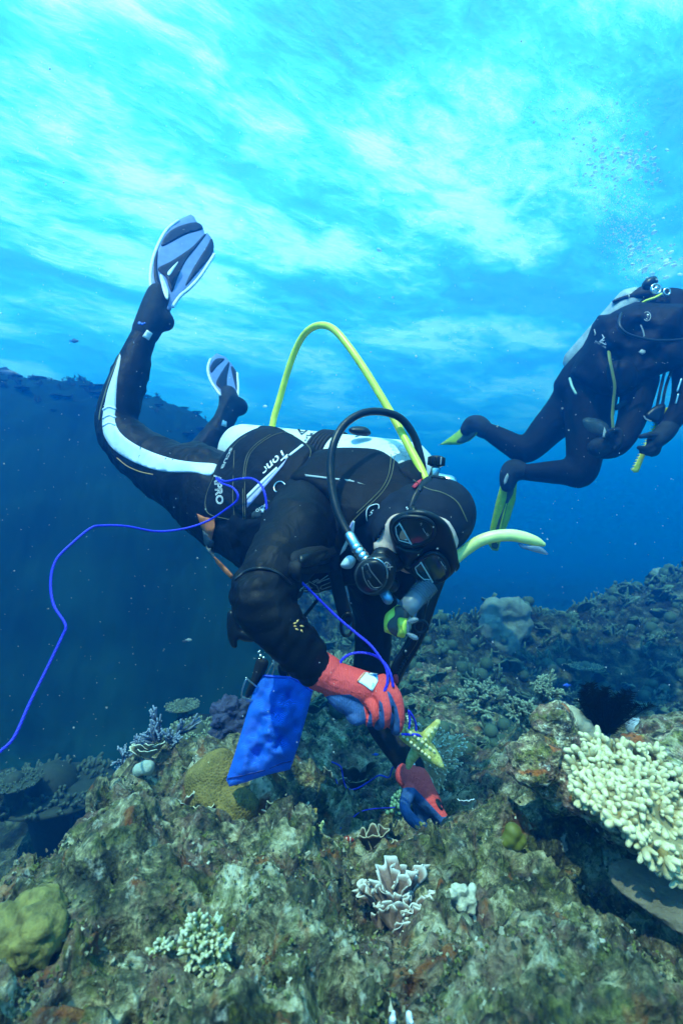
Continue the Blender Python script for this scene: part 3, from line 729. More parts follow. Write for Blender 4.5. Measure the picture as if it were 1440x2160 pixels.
gl1, me1 = glove([[(672, 1414, .938, .0385), (690, 1423, .935, .037), (705, 1432, .932, .034), (735, 1442, .925, .033), (772, 1452, .915, .031), (800, 1456, .91, .025)],
                  [(700, 1458, .93, .018), (722, 1474, .92, .024), (748, 1490, .912, .023), (758, 1502, .905, .020)],
                  [(750, 1480, .915, .016), (763, 1508, .898, .0128), (752, 1517, .892, .0120), (741, 1512, .905, .011)],
                  [(774, 1466, .905, .016), (789, 1496, .882, .0105), (790, 1515, .882, .0100), (777, 1522, .90, .0105)],
                  [(796, 1452, .90, .016), (813, 1490, .872, .0108), (813, 1520, .874, .0103), (798, 1530, .90, .0105)],
                  [(808, 1440, .905, .0165), (833, 1468, .884, .0122), (842, 1505, .878, .0105), (839, 1532, .880, .0102), (834, 1541, .888, .0095)],
                  [(765, 1445, .95, .02), (800, 1488, .955, .0145), (828, 1528, .935, .0115)]], .0021,
                 [[(684, 1471), (696, 1467), (709, 1466), (738, 1465), (756, 1475), (767, 1490), (771, 1511), (771, 1540), (740, 1545), (690, 1500)], [(779, 1498), (784, 1508), (786, 1545), (771, 1545), (776, 1520)],
                  [(799, 1476), (806, 1484), (810, 1505), (811, 1530), (806, 1550), (785, 1550), (790, 1527), (799, 1515)], [(815, 1455), (824, 1464), (837, 1492), (843, 1520), (843, 1560), (818, 1560), (826, 1500), (821, 1478)]],
                 lambda co, x, y: (co[:, 1] < .965) | (x < 735))
gl2, me2 = glove([[(862, 1636, 1.185, .0345), (878, 1648, 1.17, .035), (890, 1670, 1.155, .033), (908, 1694, 1.14, .027)], [(905, 1690, 1.13, .019), (924, 1713, 1.115, .0150), (938, 1733, 1.10, .0125), (943, 1741, 1.10, .0115)],
                  [(900, 1695, 1.15, .018), (920, 1722, 1.145, .013), (928, 1742, 1.14, .011)], [(890, 1690, 1.16, .017), (905, 1725, 1.15, .012), (903, 1748, 1.145, .010)], [(880, 1685, 1.165, .016), (886, 1730, 1.15, .011), (890, 1756, 1.14, .0105)],
                  [(864, 1668, 1.14, .017), (853, 1702, 1.10, .0125), (866, 1727, 1.085, .0130), (886, 1742, 1.08, .0120)]], .0032,
                 [[(846, 1664), (858, 1661), (873, 1662), (892, 1681), (915, 1706), (932, 1724), (948, 1722), (965, 1740), (930, 1780), (840, 1780), (838, 1700)]], lambda co, x, y: co[:, 1] < 1.19)
g = Geo(); g.add(tube_geo([P(866, 1622, 1.20), P(869, 1629, 1.192), P(872, 1637, 1.185)], [.033, .0335, .0335], 18)); g.obj('cuff_lining', plain('white_knit', (.70, .72, .70), .8, .2, (300, .3, .002)), gl2)
tg1 = ray_top([me1], .9); tg2 = ray_top([me2], 1.12)
lb = decal('glove_label', [(768, 1412 + 6), (796, 1421), (797, 1437), (785, 1459), (768, 1446), (752, 1437), (762, 1424)], tg1, M_WHITE, gl1, .0022, .001, 4)
decal('blue_print', [(784, 1420.5), (796, 1421.5), (797, 1436), (790, 1427)], tg1, plain('sky_blue_print', (.03, .35, .75), .5), lb, .0036, .0005, 3)
decal('orange_print', [(768, 1418.5), (771, 1419), (755, 1438), (752, 1437)], tg1, plain('orange_print', (.85, .22, .05), .5), lb, .0036, .0005, 3)
lettering('lettering', 'R', (783, 1449), (9, 2.5), (3.5, -13), tg1, plain('pale_blue_print', (.30, .68, .85), .5), lb, .0038, bold=.02)
lettering('lettering', 'CE', (776, 1422), (5.5, 2.2), (2, -6), tg1, M_RUBBER, lb, .0038, bold=.02)
decal('black_patch', [(920, 1685), (926, 1687), (932, 1695), (935, 1704), (932, 1710), (927, 1707), (921, 1698), (918, 1690)], tg2, M_RUBBER, gl2, .002, .001, 4, True)

# ---- mask
lens_p = H(0, .118, 0); top_lens = plane_pn(lens_p, hf); face_pl = plane_pn(H(0, .100, 0), hf)
mask_out = [(820, 1109), (827, 1093), (847, 1081), (880, 1074), (910, 1081), (936, 1097), (951, 1118), (960, 1146), (965, 1170), (966, 1192), (955, 1210), (940, 1222), (920, 1231), (898, 1232), (880, 1224), (868, 1212), (852, 1200), (842, 1180), (832, 1158), (824, 1136)]
mask, tmask = pillow('dive_mask', mask_out, M_RUBBER, person, thick=.035, puff=.013, edge=.016, res=5, dfun=face_pl)
def lens_glass():
    m = N('mask_glass'); v = m.coord()
    m.bsdf(m.mix(m.noise(v, 14, 3), (.004, .010, .010), (.014, .030, .028)), .08, None, .6); return m.m
M_GLASS = lens_glass()
L1 = [(830, 1112), (842, 1096), (862, 1090), (895, 1094), (914, 1110), (910, 1134), (890, 1147), (866, 1152), (844, 1146), (834, 1130)]
L2 = [(872, 1196), (884, 1182), (906, 1168), (922, 1168), (938, 1182), (945, 1204), (936, 1221), (916, 1229), (895, 1227), (882, 1214)]
for L in (L1, L2):
    ln = decal('lens', L, top_lens, M_GLASS, mask, .002, .004, 5, True)
    line_on('lens_rim', L, top_lens, .0045, M_RUBBER, mask, .001, closed=True)
    if L is L1:
        decal('eye_skin', [(846, 1120), (853, 1118), (858, 1130), (859, 1139), (851, 1139), (842, 1135)], top_lens, plain('skin', (.72, .34, .22), .5), mask, .0032, .0006, 3, True)
        decal('eye_white', [(852, 1139), (857, 1136), (859, 1140)], top_lens, M_WHITE, mask, .0040, .0004, 3)
M_LINE = plain('bright_lens_edge', (.62, .72, .72), .25)
for pts, r in ((((842, 1105), (834, 1112), (836, 1128), (842, 1140), (864, 1146)), .0011), (((842, 1104), (867, 1148)), .0016), (((887, 1188), (875, 1198), (880, 1210), (893, 1222), (910, 1223)), .0011), (((887, 1186), (912, 1228)), .0016)):
    line_on('lens_edge', pts, top_lens, r, M_LINE, mask, .005, smooth=False)
for a, b in (((885, 1104), (900, 1130)), ((922, 1174), (939, 1200))):
    ux, uy = (b[0] - a[0]), (b[1] - a[1])
    lettering('lettering', 'TL', a, (ux * .17, uy * .17), (uy * .17, -ux * .17), top_lens, M_WHITE, mask, .0052)
    line_on('printed_line', [(a[0] + ux * .42, a[1] + uy * .42), (a[0] + ux * .78, a[1] + uy * .78)], top_lens, .0005, M_WHITE, mask, .0052, smooth=False)
    lettering('lettering', 'CE', (a[0] + ux * .82, a[1] + uy * .82), (ux * .2, uy * .2), (uy * .2, -ux * .2), top_lens, M_WHITE, mask, .0052)
nose, tn = pillow('nose_pocket', [(836, 1150), (850, 1152), (880, 1158), (893, 1156), (888, 1172), (874, 1188), (862, 1200), (848, 1190), (840, 1170)], M_RUBBER, mask, thick=.02, puff=.020, edge=.022, res=5, dfun=plane_pn(H(0, .112, 0), hf))
pillow('strap_buckle', [(948, 1172), (956, 1160), (966, 1180), (969, 1196), (960, 1206), (950, 1195)], M_RUBBER, mask, thick=.012, puff=.006, edge=.008, res=4, dfun=plane_pn(H(-.07, .08, .01), hf))
line_on('buckle_edge', [(947, 1168), (950, 1184), (958, 1198), (960, 1207)], plane_pn(H(-.07, .098, .01), hf), .0009, M_LINE, mask, .003)
pillow('strap_buckle', [(856, 1086), (862, 1070), (872, 1066), (878, 1078), (870, 1088)], M_RUBBER, mask, thick=.012, puff=.006, edge=.008, res=4, dfun=lambda a, b: top_hood(a, b) - .004)
lettering('lettering', 'S', (858, 1075), (7, -4), (-4, -7), lambda a, b: top_hood(a, b) - .012, M_WHITE, mask, bold=.02)
tube('strap', [(866, 1078, top_hood(866, 1078) - .002), (876, 1050, top_hood(876, 1050) - .002), (888, 1030, top_hood(888, 1030) - .001), (905, 1012, top_hood(905, 1014))], .008, M_RUBBER, mask, squash=((0, -1, 0), .35))

# ================================================================== BUOYANCY VEST
vest = empty('buoyancy_vest', P(560, 1000, 1.25), 'black inflatable dive vest with white printing strapped round the diver over the reef', 'dive vest')
pk, tpk = pillow('side_pocket', [(447, 1000, 1.35), (470, 958, 1.38), (500, 925, 1.38), (535, 905, 1.37), (560, 900, 1.36), (590, 903, 1.33), (640, 932, 1.27), (666, 948, 1.23), (645, 985, 1.19), (605, 1045, 1.16), (575, 1088, 1.16), (545, 1106, 1.18), (510, 1107, 1.22), (470, 1100, 1.26), (436, 1090, 1.30), (425, 1068, 1.33), (430, 1030, 1.35)], M_VEST, vest, thick=.03, puff=.045, edge=.10, res=9, wobble=.006)
pillow('lower_flap', [(535, 915, 1.40), (545, 900, 1.41), (560, 898, 1.40), (580, 902, 1.39), (560, 925, 1.36), (520, 935, 1.38)], M_VEST, vest, thick=.03, puff=.012, edge=.02, res=7)
sh, tsh = pillow('shoulder_flap', [(612, 1010, 1.16), (640, 978, 1.18), (663, 953, 1.22), (700, 945, 1.22), (750, 944, 1.20), (798, 949, 1.17), (832, 970, 1.13), (860, 998, 1.09), (880, 1030, 1.05), (868, 1062, 1.03), (830, 1075, 1.04), (795, 1085, 1.045), (760, 1110, 1.05), (735, 1145, 1.055), (712, 1172, 1.07), (700, 1150, 1.075), (715, 1110, 1.06), (700, 1060, 1.08), (660, 1030, 1.12)], M_VEST, vest, thick=.03, puff=.03, edge=.07, res=9, wobble=.006)
pillow('back_bladder', [(600, 985, 1.34), (660, 958, 1.34), (740, 950, 1.30), (800, 955, 1.25), (845, 978, 1.20), (872, 1010, 1.12), (860, 1050, 1.12), (760, 1060, 1.2), (650, 1040, 1.26)], M_VEST, vest, thick=.05, puff=.03, edge=.06, res=11, wobble=.006)
pillow('collar_roll', [(835, 985, 1.10), (848, 975, 1.13), (868, 970, 1.13), (884, 985, 1.11), (893, 1005, 1.08), (880, 1030, 1.07), (855, 1020, 1.08)], M_VEST, vest, thick=.03, puff=.03, edge=.04, res=7, wobble=.012)
decal('red_tab', [(846, 1042), (852, 1030), (866, 1026), (862, 1036), (858, 1048)], tsh, M_RED, vest, .004)
decal('red_tab', [(868, 1026), (880, 1014), (892, 1008), (886, 1018), (874, 1030)], ray_top([me_body, hood.data], 1.05), M_RED, vest, .014)
decal('white_stripe', [(520, 1044), (545, 1019), (583, 984), (585, 988), (548, 1026), (521, 1054)], tpk, M_WHITE, pk)
decal('lilac_stripe', [(521, 1055), (548, 1027), (588, 985), (603, 969), (606, 965), (596, 983), (565, 1020), (540, 1050), (521, 1072)], tpk, M_LILAC, pk)
decal('white_stripe', [(608, 959), (637, 936), (641, 939), (611, 962)], tpk, M_WHITE, pk)
decal('white_tick', [(600, 967), (604, 960), (608, 964), (602, 969)], tpk, M_WHITE, pk)
lettering('lettering', 'Tone', (600, 944), (-24, 22), (16, 17), tpk, M_WHITE, pk, .002, bold=.012, shear=.25)
lettering('lettering', 'APRO', (451, 1002), (2.2, 24), (21, -2.0), tpk, M_WHITE, pk, .002, outline=.028)
lettering('lettering', 'SCUB', (486, 944), (-8.5, 18), (7, 1), tpk, M_WHITE, pk, .003, outline=.028)
lettering('lettering', 'OCTO', (562, 1061), (-8.2, 5), (5, 7), tpk, M_WHITE, pk, .002, bold=.015)
decal('arrow', [(548, 1076), (553, 1072), (557, 1072), (559, 1076), (556, 1076), (556, 1081), (551, 1081), (551, 1077)], tpk, M_WHITE, pk, res=3)
decal('grey_badge', [(531, 1083), (543, 1071), (565, 1062), (586, 1058), (578, 1072), (560, 1086), (540, 1095), (530, 1094)], tpk, plain('badge_rubber', (.030, .042, .044), .5), pk, .0006, .0006)
line_on('d_ring', [(601, 1022), (594, 1016), (585, 1017), (578, 1026), (580, 1036), (590, 1038)], tpk, .0018, M_SILVER, pk, .004)
for pts in ([(494, 950), (492, 1000), (491, 1050), (495, 1097)], [(517, 1095), (516, 1025), (522, 970), (540, 942), (572, 920), (597, 911)], [(513, 1095), (512, 1025), (518, 968), (537, 939), (570, 916)], [(600, 910), (625, 922), (655, 950), (637, 990), (587, 1057), (562, 1054)], [(452, 1002), (436, 1040), (433, 1068), (442, 1085), (475, 1094), (510, 1101), (540, 1098)], [(478, 960), (500, 932), (520, 918)]):
    line_on('stitching', pts, tpk, .0007, M_STITCH, pk, .0006)
for pts in ([(832, 962), (826, 1000), (812, 1030), (790, 1055), (760, 1082), (738, 1105)], [(825, 958), (820, 998), (806, 1028), (784, 1052), (752, 1082)]):
    line_on('stitching', pts, tsh, .0008, M_STITCH, sh, .0008)
decal('grey_piping', [(642, 1000), (690, 1006), (740, 1012), (770, 1022), (740, 1016), (690, 1010), (645, 1005)], tsh, M_GREY, sh, .002, res=4)
line_on('emblem', [(774, 1098), (773, 1078), (781, 1067), (797, 1064), (798, 1076), (792, 1087), (782, 1095)], tsh, .0012, M_WHITE, sh, .002, closed=True)
lettering('emblem_letter', 'S', (777, 1089), (17, -10), (6, -15), tsh, M_WHITE, sh, .0025, bold=.02)
tbs = lambda a, b: min(top_body(a, b), tsh(a, b) if False else 9) - .004
decal('white_strap_print', [(744, 1098), (748, 1100), (746, 1122), (728, 1160), (716, 1172), (722, 1155), (734, 1132)], tsh, M_WHITE, sh, .004, res=4)
decal('lilac_strap_print', [(742, 1100), (746, 1099), (738, 1124), (733, 1130), (734, 1115)], tsh, M_LILAC, sh, .006, res=3)
def strap(pts, wd, name='strap', m_=M_WEB, th=.35):
    return tube(name, pts, wd, m_, vest, seg=8, squash=((0, -1, 0.2), th))
tb = lambda a, b, o=.008: (a, b, top_body(a, b) - o)
strap([tb(628, 1180), tb(650, 1172), tb(680, 1165), tb(710, 1152), tb(735, 1135)], .018)
strap([tb(628, 1198), tb(660, 1200), tb(695, 1198), tb(725, 1190)], .010)
pillow('chest_buckle', [(632, 1172), (664, 1163), (690, 1160), (694, 1186), (668, 1192), (636, 1196)], M_RUBBER, vest, thick=.012, puff=.010, edge=.014, res=5, dfun=lambda a, b: top_body(a, b) - .024)
strap([tb(622, 1185), tb(622, 1215), (618, 1262, 1.12), (620, 1300, 1.12)], .013)
strap([tb(700, 1170), tb(708, 1215), (718, 1262, 1.10), (730, 1305, 1.10)], .016)
tube('clip', [(612, 1292, 1.11), (610, 1306, 1.11), (622, 1312, 1.11), (630, 1298, 1.11)], .004, M_RUBBER, vest)
g = Geo(); g.add(tube_geo([P(732 + 13 * math.cos(t) - 2 * math.sin(t), 1318 + 24 * math.sin(t), 1.09) for t in np.linspace(0, 2 * math.pi, 24)[:-1]], .0038, 8, closed=True)); g.obj('carabiner', M_RUBBER, vest)
strap([(614, 1330, 1.12), (640, 1302, 1.13), (672, 1262, 1.16)], .004)
# waist: orange pocket edge and trim
decal('orange_trim', [(415, 1083), (432, 1091), (452, 1094), (453, 1110), (446, 1142), (436, 1128), (424, 1112)], lambda a, b: min(top_body(a, b), 1.42), M_ORANGE, vest, .012, .004, 5)
decal('grey_trim', [(427, 1118), (440, 1130), (451, 1143), (452, 1180), (440, 1165), (430, 1145)], lambda a, b: min(top_body(a, b), 1.40), plain('dark_grey_trim', (.06, .075, .08), .5), vest, .012, .004, 5)
decal('orange_trim', [(450, 1172), (462, 1182), (480, 1200), (492, 1214), (488, 1222), (470, 1205), (455, 1187)], lambda a, b: min(top_body(a, b), 1.36), M_ORANGE, vest, .012, .004, 5)
# chest print on the suit
M_PRINT = plain('silver_print', (.45, .50, .47), .4)
line_on('chest_print', [(631, 1246), (652, 1227), (668, 1236), (673, 1247)], top_body, .0014, M_PRINT, person, .002, closed=True, smooth=False)
decal('chest_print', [(638, 1243), (651, 1232), (653, 1237), (660, 1240), (655, 1243)], top_body, M_PRINT, person, .002, res=3)
for pts in ([(659, 1227), (670, 1222), (672, 1224), (662, 1229)], [(691, 1214), (668, 1230), (695, 1220)], [(698, 1228), (678, 1236), (675, 1241), (680, 1243), (702, 1235)], [(668, 1230), (675, 1229)]):
    line_on('chest_print', pts, top_body, .0014, M_PRINT, person, .002, smooth=False)
M_GOLD = plain('gold_print', (.72, .40, .12), .45)
for a, b, an, L in ((618, 1316, -.3, 9), (622, 1326, .4, 9), (625, 1313, -.9, 8), (632, 1320, .2, 10), (634, 1328, .9, 8), (619, 1321, .05, 7)):
    c, s_ = math.cos(an), math.sin(an)
    decal('gold_emblem', [(a + c * L * u - s_ * v, b + s_ * L * u + c * v) for u, v in ((0, 0), (.3, 2), (.7, 1.6), (1, 0), (.7, -1.6), (.3, -2))], top_body, M_GOLD, person, .002, .001, 3)
# weight pouch and clip hanging at the belly
pillow('hook_clip', [(480, 1292, 1.08), (492, 1288, 1.08), (500, 1300, 1.08), (508, 1325, 1.08), (530, 1335, 1.08), (540, 1352, 1.08), (520, 1354, 1.08), (502, 1350, 1.08), (499, 1366, 1.08), (488, 1364, 1.08), (479, 1335, 1.08)], M_RUBBER, vest, thick=.02, puff=.008, edge=.012, res=5)

# ================================================================== TANK
tank = empty('scuba_tank', P(660, 985, 1.45), 'pale steel scuba tank lying along the diver\'s back under the yellow hose', 'scuba tank')
A, B = P(512, 952, 1.60), P(858, 1004, 1.24); ax = (B - A).normalized()
prof = [(-.062, .012), (-.058, .045), (-.045, .070), (-.022, .086), (.0, .091)] + [(t * (B - A).length, .0915) for t in np.linspace(.1, .97, 14)] + [((B - A).length + .02, .086), ((B - A).length + .045, .068), ((B - A).length + .062, .042), ((B - A).length + .075, .022)]
g = Geo(); g.add(tube_geo([A + ax * t for t, _ in prof], [r for _, r in prof], 40, cap=False))
M_TANK = N('worn_white_paint'); _v = M_TANK.coord()
_c = M_TANK.mix(M_TANK.ramp(M_TANK.noise(_v, 26, 6, .7), [(.50, 0.), (.72, 1.)]), (.72, .76, .74), (.50, .56, .55)); _c = M_TANK.mix(M_TANK.ramp(M_TANK.noise(_v, 90, 4, .7), [(.66, 0.), (.72, .7)]), _c, (.14, .17, .17))
M_TANK.bsdf(_c, .38, M_TANK.bump(M_TANK.noise(_v, 60, 3), .1, .003), .5); M_TANK = M_TANK.m
cyl = g.obj('cylinder', M_TANK, tank); ttk = ray_top([cyl.data], 1.4)
lettering('lettering', 'AL', (648, 931), (-5, -1), (4, -30), ttk, M_RUBBER, cyl, .001, bold=.02)
lettering('lettering', 'AT', (628, 905), (30, 4.5), (-3, 15), ttk, M_RUBBER, cyl, .001, bold=.03)
lettering('lettering', 'BREATHIN', (665, 947), (4.5, -8.6), (-9, -3), ttk, M_RUBBER, cyl, .001, bold=.015)
line_on('printed_line', [(646, 940), (662, 911)], ttk, .0014, M_RUBBER, cyl, .0005, smooth=False)
for k in range(4): lettering('stamp', '8421 DOT', (818 + 4 * k, 936 + 7 * k), (7, 1.8), (1, -6), ttk, plain('stamp_grey', (.25, .33, .34), .6), cyl, .0008)
g = Geo()
for t in (.555, .575, .595, .615, .635):
    c = A + ax * (B - A).length * t; n0 = ax.orthogonal().normalized(); n1 = ax.cross(n0)
    g.add(tube_geo([c + (n0 * math.cos(a) + n1 * math.sin(a)) * .0945 for a in np.linspace(0, 2 * math.pi, 48)[:-1]], .006, 6, closed=True))
g.obj('tank_band', M_WEB, tank)
pillow('band_buckle', [(735, 905, 1.25), (748, 899, 1.25), (772, 901, 1.25), (782, 914, 1.25), (770, 920, 1.25), (742, 915, 1.25)], M_RUBBER, tank, thick=.02, puff=.012, edge=.012, res=4)
tube('buckle_bar', [(750, 921, 1.25), (762, 917, 1.25), (772, 913, 1.25)], .0022, M_SILVER, tank)
E = B + ax * .07
g = Geo(); g.add(tube_geo([E, E + ax * .05], [.020, .018], 14)); g.obj('valve', M_SILVER, tank)
tube('valve_stem', [(906, 1020, 1.13), (914, 1003, 1.12), (918, 990, 1.12)], .011, M_SILVER, tank)
g = Geo(); k0, k1 = P(919, 984, 1.12), P(921, 962, 1.12); g.add(tube_geo([k0 + (k1 - k0) * t for t in (0, .12, .3, .7, .88, 1)], [.013, .0175, .0185, .0185, .0175, .013], 16, cap=False))
kn = g.obj('valve_knob', M_RUBBER, tank)
for k in range(16):
    a = 2 * math.pi * k / 16; t = (k1 - k0).normalized(); n0 = t.orthogonal().normalized(); n1 = t.cross(n0); o = (n0 * math.cos(a) + n1 * math.sin(a)) * .0185
    if k in (3, 11): gg = Geo(); gg.add(tube_geo([k0 + (k1 - k0) * .2 + o, k0 + (k1 - k0) * .8 + o], .002, 6)); gg.obj('grip_strip', M_GREY, kn)
    else: gg = Geo(); gg.add(tube_geo([k0 + (k1 - k0) * .2 + o, k0 + (k1 - k0) * .8 + o], .0024, 6)); gg.obj('grip_rib', M_RUBBER, kn)

# ================================================================== REGULATOR AND HOSES
reg = empty('regulator', P(790, 1215, .93), 'black mouthpiece regulator with round cover held in the diver\'s mouth on a black hose', 'regulator')
rp = plane_pn(P(788, 1214, .915), Vector((-.12, -.97, -.22)))
bodyr, tr_ = pillow('second_stage', [(746, 1212), (752, 1192), (768, 1178), (790, 1168), (812, 1168), (828, 1180), (835, 1200), (832, 1222), (822, 1242), (806, 1252), (786, 1257), (766, 1250), (752, 1234)], M_RUBBER, reg, thick=.05, puff=.022, edge=.022, res=5, dfun=rp)
el = [(783 + 33 * math.cos(t) - 6 * math.sin(t), 1215 + 37 * math.sin(t) + 4 * math.cos(t)) for t in np.linspace(0, 2 * math.pi, 20)[:-1]]
fcv, tfc = pillow('purge_cover', el, M_RUBBER, bodyr, thick=.006, puff=.008, edge=.012, res=4, dfun=lambda a, b: tr_(a, b) - .003)
M_DKG = plain('worn_edge', (.10, .115, .12), .4)
line_on('cover_rim', el, tfc, .0013, M_DKG, fcv, 0.0, closed=True)
line_on('bright_rim', [el[i] for i in (14, 15, 16, 17, 18, 0)], tfc, .0018, M_SILVER, fcv, .001)
for q in ([(768, 1193), (775, 1190), (782, 1205), (800, 1228), (805, 1236), (788, 1240), (776, 1225)], [(764, 1197), (768, 1220), (780, 1240), (796, 1244)]):
    line_on('cover_slot', q, tfc, .0010, M_DKG, fcv, .001)
lettering('lettering', 'Italia', (771, 1205), (5, 8), (6, -4), tfc, M_DKG, fcv, .0012)
lettering('lettering', 'GX', (808, 1190), (10, 9), (9, -10), tr_, M_WHITE, bodyr, .0015, outline=.02)
g = Geo(); g.add(tube_geo([P(806, 1178, .945), P(822, 1186, .965), P(836, 1188, .985)], [.024, .022, .018], 14)); g.obj('mouthpiece', M_RUBBER, reg)
pillow('exhaust_tee', [(812, 1240, .945), (826, 1222, .945), (838, 1225, .95), (842, 1238, .955), (830, 1250, .95)], M_RUBBER, reg, thick=.02, puff=.01, edge=.01, res=4)
tube('adjust_knob', [(809, 1248, .93), (813, 1255, .925), (818, 1264, .92)], .0105, plain('blued_metal', (.18, .34, .50), .3, metal=.7), reg)
pillow('white_plug', [(718, 1194, 1.02), (722, 1184, 1.02), (732, 1173, 1.02), (743, 1173, 1.02), (750, 1183, 1.02), (742, 1198, 1.02), (728, 1200, 1.02)], plain('pale_blue_rubber', (.50, .66, .74), .4), reg, thick=.02, puff=.014, edge=.014, res=4)
hose = [(892, 1000, 1.13), (887, 965, 1.14), (872, 918, 1.14), (843, 881, 1.13), (800, 868, 1.12), (760, 873, 1.10), (725, 897, 1.08), (704, 935, 1.055), (697, 980, 1.04), (700, 1030, 1.02), (710, 1075, 1.0), (725, 1110, .985), (742, 1138, .97)]
tube('hose', hose, .0092, M_RUBBER, reg, 14)
tube('hose_collar', [(738, 1131, .972), (752, 1156, .96)], .0115, M_SILVER, reg)
g = Geo()
for k in range(7):
    t = k / 6; c = P(752 + 20 * t, 1156 + 27 * t, .96 - .012 * t); g.ball(c, (.0125 if k % 2 == 0 else .0105,) * 3, 12)
g.obj('swivel', M_SILVER, reg)
oct_ = tube('air_hose', [(572, 912, 1.43), (578, 880, 1.44), (590, 840, 1.44), (603, 795, 1.43), (620, 745, 1.41), (640, 707, 1.38), (662, 689, 1.35), (685, 686, 1.32), (707, 697, 1.29), (735, 730, 1.26), (768, 778, 1.23), (800, 830, 1.20), (832, 885, 1.17), (862, 942, 1.13), (885, 985, 1.10), (898, 1014, 1.08)], .0098, M_YELLOW, None, 14)
tag(oct_, 'bright yellow air hose arching high above the tank', 'hose')

# ================================================================== SNORKEL
sn = empty('snorkel', P(960, 1180, .99), 'bright yellow snorkel with clear flexible section strapped beside the mask', 'snorkel')
M_CLEAR = N('clear_silicone'); M_CLEAR.bsdf((.22, .30, .38), .25, None, .5, Alpha=.6); M_CLEAR = M_CLEAR.m
q = spline([tuple(P(*p[:3])) + (p[3],) for p in [(948, 1193, .985, .0105), (965, 1175, .985, .0112), (985, 1158, .985, .012), (1010, 1142, .98, .0122), (1040, 1132, .975, .0125), (1075, 1129, .97, .0125), (1105, 1134, .965, .0122), (1130, 1142, .965, .010), (1145, 1148, .965, .005)]], n=6)
g = Geo(); g.add(tube_geo([p[:3] for p in q], [p[3] for p in q], 14)); g.obj('tube', plain('pale_yellow_plastic', (.86, .90, .30), .35), sn)
pillow('splash_guard', [(1093, 1146, .965), (1110, 1150, .96), (1138, 1153, .955), (1155, 1167, .955), (1150, 1170, .955), (1118, 1162, .96), (1098, 1155, .965)], M_CLEAR, sn, thick=.004, puff=.003, edge=.004, res=4)
g = Geo(); a, b = P(905, 1232, .99), P(866, 1274, .975)
rr = []
for k in range(48):
    t = k / 47; rr.append((a + (b - a) * t, .0205 + (.0022 * (1 if k % 4 < 2 else -1) if t < .62 else 0)))
a2 = P(853, 1288, .972); rr.append((a2, .0205))
g.add(tube_geo([p for p, _ in rr], [r for _, r in rr], 18, cap=False)); g.obj('corrugated_hose', M_CLEAR, sn)
elb, tel = pillow('elbow', [(853, 1278, .972), (868, 1290, .972), (862, 1302, .97), (858, 1318, .965), (853, 1344, .965), (838, 1343, .965), (818, 1336, .965), (810, 1330, .965), (811, 1300, .965), (826, 1284, .968), (840, 1276, .97)], M_LIME, sn, thick=.03, puff=.016, edge=.018, res=5)
decal('grey_grip', [(833, 1280), (853, 1279), (867, 1290), (860, 1304), (841, 1303), (838, 1318), (842, 1343), (826, 1338), (816, 1322), (821, 1309), (832, 1298)], tel, plain('dark_grey_grip', (.06, .065, .06), .6), elb, .002, .002, 4, True)
mp, tmp_ = pillow('mouthpiece', [(838, 1306, .955), (848, 1306, .953), (858, 1310, .95), (857, 1336, .95), (848, 1341, .953), (837, 1342, .955)], M_LIME, sn, thick=.028, puff=.013, edge=.012, res=4)
lettering('lettering', 'SEMI', (844, 1321), (1.5, 6), (5, -1), tmp_, M_RUBBER, mp, .001)
for pts in ([(857, 1312, .948), (864, 1305, .945), (874, 1302, .943), (883, 1306, .942), (880, 1312, .942), (868, 1316, .945)], [(857, 1335, .948), (862, 1344, .945), (872, 1350, .943), (881, 1350, .942), (880, 1342, .942), (868, 1336, .945)], [(856, 1311, .95), (862, 1312, .95), (862, 1334, .95), (856, 1335, .95)]):
    pillow('bite_tab', pts, M_CLEAR, sn, thick=.010, puff=.006, edge=.006, res=3)
# gauge hose with lanyard hanging from the vest behind the snorkel
gh = empty('gauge_hose', P(870, 1340, 1.1), 'pair of black gauge hoses hanging down behind the snorkel mouthpiece', 'gauge hose')
tube('hose', [(925, 1215, 1.09), (905, 1268, 1.08), (888, 1318, 1.08), (868, 1362, 1.09), (842, 1405, 1.10), (826, 1440, 1.12)], .018, M_RUBBER, gh, 10, squash=((0, -1, 0), .5))
tube('hose', [(905, 1220, 1.05), (893, 1275, 1.05), (884, 1318, 1.05), (872, 1352, 1.06), (855, 1378, 1.07)], .009, M_RUBBER, gh)
tube('edge_piping', [(916, 1225, 1.06), (905, 1265, 1.06), (890, 1305, 1.055), (883, 1322, 1.055)], .0010, M_GREY, gh)
g = Geo(); g.add(tube_geo([P(886 + 15 * math.cos(t), 1322 + 13 * math.sin(t), 1.0) for t in np.linspace(0, 2 * math.pi, 20)[:-1]], .0036, 8, closed=True)); g.obj('ring', M_RUBBER, gh)
g = Geo()
for k in range(9): g.ball(P(860 - 3.6 * k, 1383 + 6.2 * k, 1.075), .0042, 6)
g.obj('bead_chain', M_RUBBER, gh)
tube('lanyard_toggle', [(834, 1428, 1.05), (835, 1437, 1.05)], .006, M_RED, gh)

